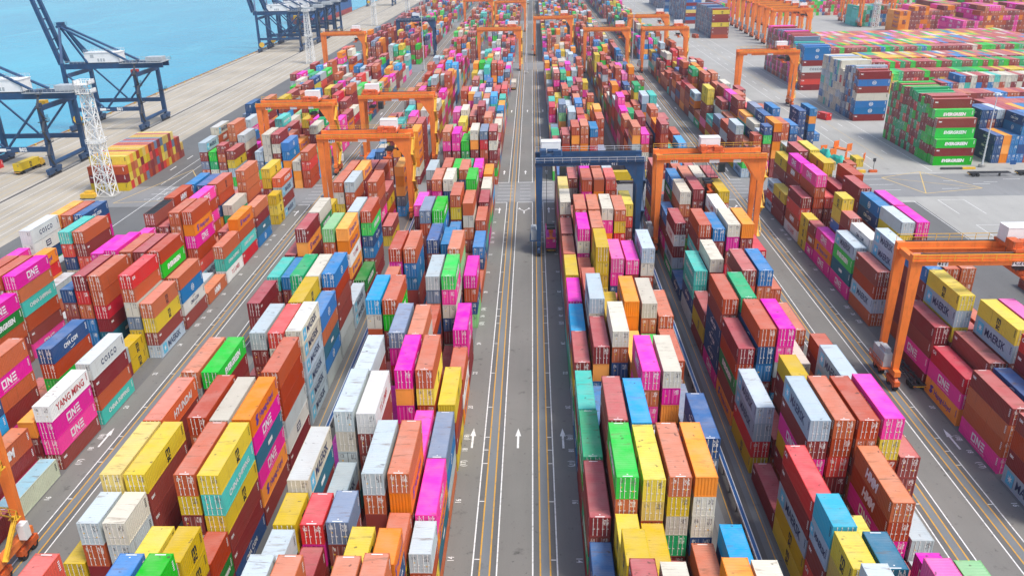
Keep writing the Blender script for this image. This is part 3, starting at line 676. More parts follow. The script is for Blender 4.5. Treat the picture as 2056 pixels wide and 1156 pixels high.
def line_mat(name, col):
    m = N(name); g = m.n('ShaderNodeNewGeometry').outputs['Position']
    c = m.mix(m.math('MULTIPLY', m.ramp(m.noise(g, 1.6, 4), .52, .72), .6), col, (.16, .16, .15)); m.l(c, m.b.inputs['Base Color']); m.b.inputs['Roughness'].default_value = .7
    return m.m
M['linew'] = line_mat('line_white', (.76, .76, .74)); M['liney'] = line_mat('line_yellow', (.62, .33, .04)); M['linep'] = line_mat('line_pale_yellow', (.60, .42, .14))
def sheet(name, x0, x1, y0, y1, z, mat, nx=1, ny=1):
    m = MB(); m.poly([(x0, y0, z), (x1, y0, z), (x1, y1, z), (x0, y1, z)]); o = m.build(name, mat); kind(o, 'structure'); return o
m = MB(); m.box(-199.5, 900, -80, 1700, -6, -.004); kind(m.build('ground', M['asphalt']), 'structure')
sheet('quay_deck', -199.4, -140, -80, 1700, 0.0, M['quayconc'])
sheet('apron', 84.8, 900, 248, 1700, 0.0, M['apron']); sheet('apron', 107.5, 900, -80, 247.98, 0.0, M['apron'])
sheet('cross_road', -139, 84.7, 253.6, 277.6, 0.0, M['cross']); sheet('cross_road', -139, 84.7, 538, 570, 0.0, M['cross']); sheet('cross_road', -139, 84.7, 838, 868, 0.0, M['cross'])
sheet('cross_road', 84.9, 420, 253.6, 279.5, 0.008, M['cross'])
DX = 58.48
m = MB()
for k in (-1, 0, 1):
    X = k * DX
    for (a, b), (y0, y1) in ((q, s) for q in ((-11.2, -7.57), (-4.55, -.12), (2.92, 6.2)) for s in ((-80, 253.5), (278, 537.9), (571, 837.9))): m.poly([(a + X, y0, .004), (b + X, y0, .004), (b + X, y1, .004), (a + X, y1, .004)])
kind(m.build('road', M['lane']), 'structure')
m = MB()
for X in (-DX, 0, DX):
    for a, b in ((-6.67, -5.42), (.82, 2.06)):
        for y0, y1 in ((-80, 253.5), (278, 537.9), (571, 837.9)): m.poly([(a + X, y0, .004), (b + X, y0, .004), (b + X, y1, .004), (a + X, y1, .004)])
for X in (-30.5, 28.0):
    for a, b in ((-4.2, -2.9), (.9, 2.2)):
        for y0, y1 in ((-80, 253.5), (278, 537.9)): m.poly([(a + X, y0, .004), (b + X, y0, .004), (b + X, y1, .004), (a + X, y1, .004)])
kind(m.build('wheel_runway', M['strip']), 'structure')
W_, Yl, Yp = MB(), MB(), MB()
def ln(mb, x, y0, y1, w, z=.009): mb.poly([(x - w / 2, y0, z), (x + w / 2, y0, z), (x + w / 2, y1, z), (x - w / 2, y1, z)])
def hl(mb, x0, x1, y, w, z=.009): mb.poly([(x0, y - w / 2, z), (x1, y - w / 2, z), (x1, y + w / 2, z), (x0, y + w / 2, z)])
def sg(mb, a, b, w, z=.009):
    dx, dy = b[0] - a[0], b[1] - a[1]; l = math.hypot(dx, dy); nx, ny = -dy / l * w / 2, dx / l * w / 2
    mb.poly([(a[0] + nx, a[1] + ny, z), (a[0] - nx, a[1] - ny, z), (b[0] - nx, b[1] - ny, z), (b[0] + nx, b[1] + ny, z)])
for X in (-DX, 0, DX):
    for x in (-7.57, -4.55, -.12, 2.92):
        for y0, y1 in ((-80, 253.2), (276, 537), (572, 838), (870, 1140)): ln(W_, x + X, y0, y1, .17)
    for x in (-6.67, -5.42, .82, 2.06): ln(Yl, x + X, -80, 1150, .19)
    for a, b in ((-11, -7.57), (-4.55, -.12), (2.92, 6.2)): hl(W_, a + X, b + X, 253.2, .35); hl(W_, a + X, b + X, 276.2, .3)
    for y in (256.5, 260.5, 264.5, 268.5, 272.5): hl(W_, -10.6 + X, -6.0 + X, y, .16); hl(W_, -3.9 + X, -.7 + X, y, .16); hl(W_, 1 + X, 6 + X, y, .16)
    for bay, yc in BAY.items():
        for y in (yc, yc + 3.8, yc - 3.8) if bay in (10, 18, 26, 34) else (yc,):
            hl(W_, -7.45 + X, -6.75 + X, y, .16); hl(W_, 2.1 + X, 2.8 + X, y, .16)
def arrow(x, y, s=6.0, sgn=1):
    e = y + s * sgn; W_.poly([(x - .16, y, .009), (x + .16, y, .009), (x + .16, y + s * .62 * sgn, .009), (x - .16, y + s * .62 * sgn, .009)][::sgn]); W_.poly([(x - .45, y + s * .6 * sgn, .010), (x + .45, y + s * .6 * sgn, .010), (x, e, .010)][::sgn])
for X in (-DX, 0, DX):
    arrow(-9.4 + X, 115.1); arrow(-2.36 + X, 115.1); arrow(4.56 + X, 115.1)
    arrow(-9.5 + X, 242, 5.6); arrow(4.5 + X, 242, 5.6); arrow(-9.4 + X, 287, 5.5); arrow(-2.4 + X, 287, 5.0); arrow(4.5 + X, 287, 5.5)
    x = -2.48 + X
    ln(W_, x, 241.5, 244.2, .3); sg(W_, (x, 244), (x - 1.3, 246.2), .28, .010); sg(W_, (x, 244), (x + 1.3, 246.2), .28, .011)
    for s in (-1, 1): W_.poly([(x + s * .95, 246.0, .012), (x + s * 1.75, 246.0, .012), (x + s * 1.35, 247.6, .012)])
    arrow(-9.3 + X, 400); arrow(-2.3 + X, 400); arrow(4.5 + X, 400)
# bay numbers on the truck lanes
NUMS = MB()
def number(txt, x, y, up):
    v, f = text_mesh(txt, 1.15, bold=.01, squeeze=.9)
    i = len(NUMS.v)
    for a, b in v: NUMS.v.append((x - b * up, y + a * up, .010) if up > 0 else (x + b * -up, y - a * -up, .010))
    for q in f: NUMS.f.append(tuple(i + j for j in q)); NUMS.mi.append(0)
for X in (-DX, 0, DX):
    for bay, yc in BAY.items():
        lab = [(str(bay), yc)]
        if bay in (10, 18, 26, 34): lab += [('(%d)' % (bay - 1), yc - 3.8), ('(%d)' % bay, yc + 3.8)]
        for t_, y in lab: number(t_, -10.35 + X, y, 1); number(t_, 5.65 + X, y, -1)
kind(NUMS.build('bay_number_marking', M['linew']), 'structure')
for x in (-34.4, -29.2, 26.0, 29.8): ln(Yl, x, -80, 250, .12)
# quay: crane rail slots, lane lines
for x in (-166.2, -163.6): ln(W_, x, -80, 1500, .12, .006)
for i in range(8): ln(Yp if i % 2 else W_, -159.8 + i * 2.35, -80, 1500, .16, .006)
for i in range(9): ln(Yp if i % 3 else W_, -193.5 + i * 3.15, -80, 1500, .18, .006)
# apron markings
for a, b in (((84.5, 249), (107, 249)), ((107, 249), (107, 0)), ((112, 281), (128, 281))): sg(W_, a, b, .16, .012)
for i in range(7): hl(W_, 92 + (i % 2) * 9, 99 + (i % 2) * 9, 258 + i * 3.2, .2, .013)
for i in range(14): x = 120 + i * 11; hl(W_, x, x + 5, 262 + (i % 3) * 5, .22, .013); hl(W_, x + 4, x + 8, 271 - (i % 4) * 2, .18, .013)
P = [(107.5, 276), (121.5, 282.5), (131.5, 262), (113.5, 257)]
for a, b in zip(P, P[1:] + P[:1]): sg(Yp, a, b, .34, .014)
sg(Yp, P[1], P[3], .3, .015); sg(Yp, P[0], P[2], .25, .016)
for i in range(24): y = 300 + i * 24; ln(W_, 112.5, y, y + 9, .2); ln(W_, 120.5, y + 8, y + 14, .2)
ln(W_, 108.5, 283, 1100, .16); ln(W_, 125.5, 283, 1100, .16); ln(Yp, 116.5, 300, 1100, .14)
for i in range(10): y = 20 + i * 24; ln(W_, 114, y, y + 14, .16); ln(W_, 121, y, y + 14, .16); hl(W_, 114, 121, y + 14, .16)
for i in range(9):
    y = 262 + (i % 3) * 6; x = -96 - (i // 3) * 12; hl(W_, x, x + 5, y, .25)
    hl(W_, x + 3, x + 6, y + 2.2, .22); ln(W_, x + 4.5, y - 1, y + 2, .2, .010)
for a, b in (((-118, 300), (-100, 262)), ((-100, 262), (-128, 258)), ((-128, 258), (-118, 300))): sg(Yp, a, b, .3)
ln(W_, -117.5, -80, 700, .2); ln(W_, -121.5, 280, 700, .2)
for i in range(20): y = 300 + i * 17; ln(W_, -126, y, y + 6, .35)
kind(W_.build('white_marking', M['linew']), 'structure'); kind(Yl.build('yellow_marking', M['liney']), 'structure'); kind(Yp.build('pale_marking', M['linep']), 'structure')
# dark rail slot of the quay cranes
m = MB(); m.box(-165.3, -164.5, -80, 1500, 0.010, 0.03); m.box(-195.4, -194.9, -80, 1500, .010, .03); kind(m.build('crane_rail', M['steel']), 'structure')
# quay edge: kerb with fenders and bollards
m = MB(); m.box(-199.9, -198.9, -80, 1700, -.5, .32); kind(m.build('quay_kerb', simple('kerb_rust', (.30, .17, .09), .8, 0, .3, .25)), 'structure')
M['bollardyellow'] = simple('bollard_yellow', (.65, .42, .04), .5)
bl = None
for i in range(42):
    m = MB()
    y = 262 + i * 14.0
    if bl is None:
        m.tube((0, 0, 0), (0, 0, .55), .28, 10); m.tube((0, 0, .55), (0, 0, .75), .45, 10); me = m.mesh('mooring_bollard', M['bollardyellow']); bl = me
    o = put('mooring_bollard', bl, None, (-198.1, y, 0)); tag(o, 'yellow mooring bollard in the row along the quay edge', 'bollard', 'mooring bollards along the quay edge')
# the harbour
w = N('harbour_water'); g = w.n('ShaderNodeNewGeometry').outputs['Position']
c = w.mix(w.ramp(w.noise(w.vec(g, (1, .45, 1)), .006, 5, .62), .30, .72), (.006, .25, .40), (.03, .40, .54))
c = w.mix(w.math('MULTIPLY', w.ramp(w.noise(w.vec(g, (1, .25, 1)), .018, 4, .6, 1.2), .60, .74), .35), c, (.13, .52, .62))
w.l(c, w.b.inputs['Base Color']); w.b.inputs['Roughness'].default_value = .22; w.b.inputs['IOR'].default_value = 1.33
bp = w.n('ShaderNodeBump'); bp.inputs['Strength'].default_value = .55; bp.inputs['Distance'].default_value = .6
w.l(w.math('ADD', w.noise(w.vec(g, (1, .55, 1)), .35, 4, .6), w.math('MULTIPLY', w.noise(g, .06, 3), 1.5)), bp.inputs['Height']); w.l(bp.outputs[0], w.b.inputs['Normal'])
M['water'] = w.m
m = MB(); m.box(-3200, -199.6, -80, 2900, -8, -2.6); kind(m.build('water', M['water']), 'structure')
# ---------------------------------------------------------------- the containers
def uv_planar(me, x0, w, z0, h, ubase=0.0):
    uvl = me.uv_layers.new(name='uv'); co = np.empty(len(me.vertices) * 3); me.vertices.foreach_get('co', co); co = co.reshape(-1, 3)
    li = np.empty(len(me.loops), dtype=np.int32); me.loops.foreach_get('vertex_index', li)
    uv = np.stack([ubase + (co[li, 0] - x0) / w, (co[li, 2] - z0) / h], 1).astype(np.float32)
    uvl.data.foreach_set('uv', uv.ravel())
HW = 1.219
def wave(a0, a1, pitch, depth):
    """profile of a corrugated sheet along an axis: (position, depth)"""
    n = max(1, round((a1 - a0) / pitch)); p = (a1 - a0) / n; o = []
    for i in range(n):
        s = a0 + i * p
        o += [(s, 0), (s + .38 * p, 0), (s + .5 * p, -depth), (s + .88 * p, -depth)]
    return o + [(a1, 0)]
PARTS = {}
def part_meshes(L, h):
    k = (L, h)
    if k in PARTS: return PARTS[k]
    y0, y1 = -L / 2, L / 2; D = {}
    m = MB()                                                    # posts, rails and corner castings
    for sx in (-1, 1):
        for y in (y0, y1):
            s = 1 if y < 0 else -1
            m.box(*sorted((sx * HW, sx * (HW - .14))), *sorted((y + s * .004, y + s * .15)), .11, h - .11)
            for z in (0, h - .118): m.box(*sorted((sx * (HW + .004), sx * (HW - .165))), *sorted((y - s * .004, y + s * .178)), z, z + .118)
        m.box(*sorted((sx * (HW - .002), sx * (HW - .09))), y0 + .18, y1 - .18, 0.015, .14)
        m.box(*sorted((sx * (HW - .002), sx * (HW - .08))), y0 + .18, y1 - .18, h - .085, h - .008)
    for y in (y0, y1):
        s = 1 if y < 0 else -1
        for z, dz in ((.015, .13), (h - .12, .112)): m.box(-HW + .166, HW - .166, *sorted((y + s * .006, y + s * .09)), z, z + dz)
    m.box(-HW + .1, HW - .1, y0 + .1, y1 - .1, .05, .12)
    D['frame'] = m.mesh('frame', M['side'])
    def sheet(prof, f):                                         # extrude a profile
        m = MB()
        for (a, da), (b, db) in zip(prof[:-1], prof[1:]): m.poly(f(a, da, b, db))
        return m
    pr = wave(y0 + .15, y1 - .15, .40, .05)
    D['side_panel'] = sheet(pr, lambda a, da, b, db: [(HW - .012 + da, a, .13), (HW - .012 + db, b, .13), (HW - .012 + db, b, h - .08), (HW - .012 + da, a, h - .08)]).mesh('side_panel', M['side'])
    pr = wave(y0 + .09, y1 - .09, .42, .020)
    D['roof_panel'] = sheet(pr, lambda a, da, b, db: [(-HW + .075, a, h - .010 + da), (HW - .075, a, h - .010 + da), (HW - .075, b, h - .010 + db), (-HW + .075, b, h - .010 + db)]).mesh('roof_panel', M['roof'])
    pr = wave(-HW + .14, HW - .14, .38, .045)
    D['end_panel'] = sheet(pr, lambda a, da, b, db: [(b, y1 - .02 + db, .13), (a, y1 - .02 + da, .13), (a, y1 - .02 + da, h - .1), (b, y1 - .02 + db, h - .1)]).mesh('end_panel', M['side'])
    for nm, x0, ub in (('door', -HW + .145, 0.0), ('door_right', .006, 1.0)):
        m = MB(); w = HW - .151
        m.box(x0, x0 + w, y0 + .045, y0 + .07, .15, h - .125)
        n = 4; zz = np.linspace(.17, h - .15, n + 1)
        for i in range(n): m.box(x0 + .06, x0 + w - .06, y0 + .028, y0 + .0465, zz[i] + .07, zz[i + 1] - .07)
        me = m.mesh('door', M['door']); uv_planar(me, x0, w, .15, h - .275, ub); D[nm] = me
    m = MB(); m.tube((0, 0, .10), (0, 0, h - .09), .034, 6); m.box(-.03, .20, -.03, -.005, 1.02, 1.09)
    for z in (.2, h * .38, h * .72, h - .2): m.box(-.055, .055, -.028, .03, z, z + .06)
    D['lock_rod'] = m.mesh('lock_rod', M['rod'])
    m = MB(); m.box(-.55, .55, y0 + .16, y0 + .30, h - .006, h - .002); m.box(-.55, .55, y1 - .30, y1 - .16, h - .006, h - .002); m.box(-.07, .07, y0 + .55, y0 + .70, h - .006, h - .002)
    D['roof_marking'] = m.mesh('roof_marking', M['white'])
    PARTS[k] = D
    return D
ROAD = {'L1': ('left of central road', True), 'R1': ('right of central road', False), 'L2': ('right of left road', False), 'L3': ('left of left road', True), 'L4': ('', True),
        'R2': ('left of right road', True), 'R3': ('right of right road', False)}
ORD = ['first', 'second', 'third', 'fourth', 'fifth', 'sixth']
SPELL = dict(zip(range(8, 40, 2), 'eight ten twelve fourteen sixteen eighteen twenty twenty-two twenty-four twenty-six twenty-eight thirty thirty-two thirty-four thirty-six thirty-eight'.split()))
def where(key, spell=False):
    blk, bay, row = key[0], key[1], key[2]
    road, rev = ROAD.get(blk, ('', False))
    rw = '%s row %s' % ((ORD + ['seventh', 'eighth'])[5 - row if rev else row], road)
    if blk == 'L4': rw = '%s row in farthest left block' % ORD[5 - row]
    if bay >= 100: return ('just' if bay < 101 else ORD[min(5, int(bay) - 100)] + ' stack') + ' beyond first cross street', rw
    even = int(round(bay)) if bay == int(bay) else (int(bay) if int(bay) % 2 == 0 else int(bay) + 1)
    nm = SPELL[even] if spell else str(even)
    at = 'at painted ' + nm if bay == int(bay) else ('just beyond painted ' if bay > even else 'just before painted ') + nm
    return at, rw
USED = {}
def label_for(b, above, below):
    code, key, turned = b[6], b[7], b[5]
    tier = tier_word(key[3], key[4])
    if turned:
        return '%s container lying across, %s, %s column of the %s stack of empties' % (WORD[code], tier, (ORD + ['seventh', 'eighth', 'ninth', 'tenth'])[min(9, key[1])], key[0].split()[1] if ' ' in key[0] else key[0])
    at, rw = where(key); w = WORD[code]
    opts = ['%s container, %s, %s, %s' % (w, tier, at, rw)]
    if below: opts.append('%s container %s over %s, %s, %s' % (w, tier, WORD[below], at, rw))
    if above: opts.append('%s container under %s, %s, %s' % (w, WORD[above], at, rw))
    at2, _ = where(key, True)
    opts.append('%s container, %s, %s, %s' % (w, tier, at2, rw))
    opts.append('%s container, %s %s, %s' % (w, tier, at2, rw))
    for o in opts:
        k = ' '.join(q.strip(',').lower() for q in o.split() if not q.strip(',').isdigit())
        if len(o.split()) <= 16 and k not in USED: USED[k] = 1; return o
    return min(('%s container, %s, %s' % (w, at, rw), opts[0]), key=lambda o: len(o.split()) > 16)
def tier_word(i, n):
    if n == 1: return 'alone on the ground'
    if i == n - 1: return 'topmost'
    if i == 0: return 'at stack bottom'
    return {1: 'second from top', 2: 'third from top', 3: 'fourth from top', 4: 'fifth from top'}[n - 1 - i]
def build_container(b, seed):
    x, y, z, L, h, turned, code, key = b
    rnd = random.Random(seed)
    label = label_for(b, STACK_AT.get(key[:3] + (key[3] + 1,)), STACK_AT.get(key[:3] + (key[3] - 1,)))
    dx, dy = (L / 2, HW) if turned else (HW, L / 2)
    flip = code != 'o' and rnd.random() < .03
    t = thing('shipping_container', label, 'container', (x + dx, y + dy, z), R(-90) if turned else 0, 'shipping containers stacked in the yard')
    if not turned: t.rotation_euler.z = R(rnd.uniform(-.25, .25)) + (math.pi if flip else 0)
    D = part_meshes(L, h); col = PAINT[code] + (rnd.random(),)
    def part(nm, me, parent=t, loc=(0, 0, 0), rot=(0, 0, 0)):
        o = put(nm, me, parent, loc, rot); o.color = col; return o
    part('frame', D['frame']); part('side_panel', D['side_panel']); part('side_panel', D['side_panel'], t, (0, 0, 0), (0, 0, math.pi))
    if code == 'O':                                             # black tarpaulin sagging between the rails
        m = MB(); n = 8
        for i in range(n):
            ya, yb = -L / 2 + .1 + i * (L - .2) / n, -L / 2 + .1 + (i + 1) * (L - .2) / n
            za, zb = h - .02 - .10 * (i % 2), h - .02 - .10 * ((i + 1) % 2)
            m.poly([(-HW + .08, ya, h - .01), (0, ya, za), (0, yb, zb), (-HW + .08, yb, h - .01)]); m.poly([(0, ya, za), (HW - .08, ya, h - .01), (HW - .08, yb, h - .01), (0, yb, zb)])
        m.build('tarpaulin', M['rubber'], t)
    else: part('roof_panel', D['roof_panel']).color = ROOF[code] + (col[3],)
    if code in 'mtrdngbeT' and rnd.random() < .75: put('roof_marking', D['roof_marking'], t)
    part('end_panel', D['end_panel'])
    if code == 'o': part('end_panel', D['end_panel'], t, (0, 0, 0), (0, 0, math.pi))
    else:
        w = HW - .151
        for nm, x0 in (('door', -HW + .145), ('door_right', .006)):
            dr = part('door', D[nm])
            for f in (.30, .74): put('lock_rod', D['lock_rod'], dr, (x0 + w * f, -L / 2 + .012, 0))
    for nm, lg in (('lettering', logo_mesh(code, L)), ('unit_marking', unit_mesh(code, L))):
        if lg is None: continue
        for s in (1,) if turned else (1, -1) if abs(x) < 20 else ((1,) if x < 0 else (-1,)):
            ss = -s if flip else s
            put(nm, lg, t, (ss * (HW + .002), 0, h * .5 - .02), (R(90), 0, R(90) * ss))
    return t
# --- everything else in the stacks: one mesh, real boxes with their own edges
def build_stuff(boxes, mid):
    V, F4, MI, CO, UV = [], [], [], [], []
    nv = 0
    tmpl = {}
    def template(L, h, detail):
        k = (L, h, detail)
        if k in tmpl: return tmpl[k]
        v, f, mi, uv = [], [], [], []
        def q(pts, m, u=None):
            i = len(v); v.extend(pts); f.append((i, i + 1, i + 2, i + 3)); mi.append(m); uv.extend(u or [(-9, -9)] * 4)
        y0, y1 = -L / 2, L / 2; W = HW
        dq = [(0, 0), (2, 0), (2, 1), (0, 1)]
        if detail:
            pitch = .40
            for sx in (1, -1):
                pr = wave(y0 + .1, y1 - .1, pitch, .05)
                for (a, da), (b, db) in zip(pr[:-1], pr[1:]):
                    p = [(sx * (W - .012 + da), a, .13), (sx * (W - .012 + db), b, .13), (sx * (W - .012 + db), b, h - .08), (sx * (W - .012 + da), a, h - .08)]
                    q(p if sx > 0 else p[::-1], 0)
                for za, zb in ((.0, .13), (h - .08, h)):
                    p = [(sx * W, y0, za), (sx * W, y1, za), (sx * W, y1, zb), (sx * W, y0, zb)]; q(p if sx > 0 else p[::-1], 0)
                for ya, yb in ((y0, y0 + .1), (y1 - .1, y1)):
                    p = [(sx * W, ya, .13), (sx * W, yb, .13), (sx * W, yb, h - .08), (sx * W, ya, h - .08)]; q(p if sx > 0 else p[::-1], 0)
            pr = wave(y0 + .09, y1 - .09, .84, .028)
            for (a, da), (b, db) in zip(pr[:-1], pr[1:]):
                q([(-W, a, h - .01 + da), (W, a, h - .01 + da), (W, b, h - .01 + db), (-W, b, h - .01 + db)], 1)
            for ya, yb in ((y0, y0 + .09), (y1 - .09, y1)): q([(-W, ya, h), (W, ya, h), (W, yb, h), (-W, yb, h)], 1)
            q([(-W + .12, y0 + .05, .14), (W - .12, y0 + .05, .14), (W - .12, y0 + .05, h - .12), (-W + .12, y0 + .05, h - .12)], 2, dq)
            for xa, xb in ((-W, -W + .12), (W - .12, W)): q([(xa, y0, 0), (xb, y0, 0), (xb, y0, h), (xa, y0, h)], 0)
            for za, zb in ((0, .14), (h - .12, h)): q([(-W + .12, y0, za), (W - .12, y0, za), (W - .12, y0, zb), (-W + .12, y0, zb)], 0)
            q([(W, y1, 0), (-W, y1, 0), (-W, y1, h), (W, y1, h)], 0)
            q([(-W, y1, 0), (W, y1, 0), (W, y0, 0), (-W, y0, 0)], 0)
        else:
            q([(W, y0, 0), (W, y1, 0), (W, y1, h), (W, y0, h)], 0); q([(-W, y1, 0), (-W, y0, 0), (-W, y0, h), (-W, y1, h)], 0)
            q([(-W, y0, h), (W, y0, h), (W, y1, h), (-W, y1, h)], 1); q([(-W, y0, 0), (W, y0, 0), (W, y0, h), (-W, y0, h)], 2, dq)
            q([(W, y1, 0), (-W, y1, 0), (-W, y1, h), (W, y1, h)], 0); q([(-W, y1, 0), (W, y1, 0), (W, y0, 0), (-W, y0, 0)], 0)
        r = tuple(np.array(a, dtype=np.float32 if i in (0, 3) else np.int32) for i, a in enumerate((v, f, mi, uv)))
        tmpl[k] = r
        return r
    rng = np.random.default_rng(5)
    LV, LF, LM = [], [], []; nl = 0
    inks = ['white', 'black', 'inkred', 'inknavy', 'starblue', 'inkpurple', 'brown']
    for (i, b) in boxes:
        x, y, z, L, h, turned, code, key = b
        v, f, mi, uv = template(L, h, i in mid)
        rot = -math.pi / 2 if turned else (math.pi if (code != 'o' and (i * 7919) % 100 < 4) else 0)
        c, s = math.cos(rot), math.sin(rot)
        dx, dy = (L / 2, HW) if turned else (HW, L / 2)
        w = np.empty_like(v); w[:, 0] = c * v[:, 0] - s * v[:, 1] + x + dx; w[:, 1] = s * v[:, 0] + c * v[:, 1] + y + dy; w[:, 2] = v[:, 2] + z
        V.append(w); F4.append(f + nv); MI.append(mi if code != 'o' else np.where(mi == 2, 0, mi)); UV.append(uv); nv += len(v)
        col = np.empty((len(f), 4), np.float32); rv = rng.random(); col[:] = PAINT[code] + (rv,); col[mi == 1] = ROOF[code] + (rv,); CO.append(col)
        if i in mid:
            lg0 = LOGOS.get((code, 40 if L > 8 else 20))
            for lg in ([lg0] if lg0 and lg0.f else []) + ([LOGOS[lg0.unit]] if lg0 and lg0.unit else []):
                s_ = 1 if x < 0 else -1
                for s_ in ((1, -1) if turned else (s_,)):
                    lv = np.array(lg.v, np.float32); P = np.empty_like(lv)
                    if turned:                                   # long side faces -y
                        if s_ < 0: continue
                        P[:, 0] = x + dx + lv[:, 0]; P[:, 1] = y - .003 - lv[:, 2]; P[:, 2] = z + h * .5 + lv[:, 1]
                    else:
                        P[:, 0] = x + HW + s_ * (HW + .003 + lv[:, 2]); P[:, 1] = y + dy + s_ * lv[:, 0]; P[:, 2] = z + h * .5 - .02 + lv[:, 1]
                    LV.append(P); mm = [inks.index(k) for k in lg.mats]
                    for q, k in zip(lg.f, lg.m): LF.append(tuple(j + nl for j in q)); LM.append(3 + mm[k])
                    nl += len(lv)
    V = np.concatenate(V); F4 = np.concatenate(F4); MI = np.concatenate(MI); CO = np.concatenate(CO); UV = np.concatenate(UV)
    nF = len(F4)
    allv = np.concatenate([V] + LV) if LV else V
    me = bpy.data.meshes.new('stacked_containers'); me.vertices.add(len(allv)); me.vertices.foreach_set('co', allv.ravel().astype(np.float32))
    base = len(V)
    loops = np.concatenate([F4.ravel(), np.array([j + base for q in LF for j in q], np.int32)]) if LF else F4.ravel()
    tot = np.concatenate([np.full(nF, 4, np.int32), np.array([len(q) for q in LF], np.int32)]) if LF else np.full(nF, 4, np.int32)
    st = np.concatenate([[0], np.cumsum(tot)[:-1]]).astype(np.int32)
    me.loops.add(len(loops)); me.loops.foreach_set('vertex_index', loops.astype(np.int32))
    me.polygons.add(len(tot)); me.polygons.foreach_set('loop_start', st); me.polygons.foreach_set('loop_total', tot)
    for k in ('sside', 'sroof', 'sdoor'): me.materials.append(M[k])
    for k in inks: me.materials.append(M[k])
    me.polygons.foreach_set('material_index', np.concatenate([MI, np.array(LM, np.int32)]).astype(np.int32))
    at = me.attributes.new('paint', 'FLOAT_COLOR', 'FACE')
    cc = np.ones((len(tot), 4), np.float32); cc[:nF] = CO; at.data.foreach_set('color', cc.ravel())
    uvl = me.uv_layers.new(name='uv'); uu = np.zeros((len(loops), 2), np.float32); uu[:len(UV)] = UV; uvl.data.foreach_set('uv', uu.ravel())
    me.update(calc_edges=True)
    o = put('stacked_containers', me); kind(o, 'stuff')
    return o
boxes = build_layout(STACKS, BEYOND)
STACK_AT = {q[7][:4]: q[6] for q in boxes}
IND = [int(q) for q in TOP.split()]; MID = set(int(q) for q in MIDS.split())
SKIP = set(IND)
build_stuff([(i, b) for i, b in enumerate(boxes) if i not in SKIP], MID)
for i in IND: build_container(boxes[i], i)
# ---------------------------------------------------------------- conductor rails between the blocks (blue beams on posts)
def busbar(x, y0, y1, label, grp='conductor rails between the container blocks'):
    t = thing('conductor_rail', label, 'conductor rail', (x, y0, 0), 0, grp)
    L = y1 - y0
    m = MB(); m.box(-.20, .20, 0, L, 1.50, 1.85); m.build('rail_beam', M['busblue'], t)
    m = MB(); m.box(-.33, -.205, 0, L, 1.60, 1.87); m.build('conductor_strip', M['galv'], t); m = MB(); m.box(.205, .33, 0, L, 1.60, 1.87); m.build('conductor_strip', M['galv'], t)
    m = MB(); m.box(-.06, .06, -.06, .06, 0, 1.498); m.box(-.2, .2, -.2, .2, 0, .03); pm = m.mesh('post', M['steel'])
    for k in range(int(L / 4.5)): put('post', pm, t, (0, 2 + k * 4.5, 0))
busbar(27.1, 52, 250, 'blue conductor rail on posts in the dark gap right of central road blocks')
busbar(-32.2, 52, 250, 'blue conductor rail on posts in the dark gap left of central road blocks')
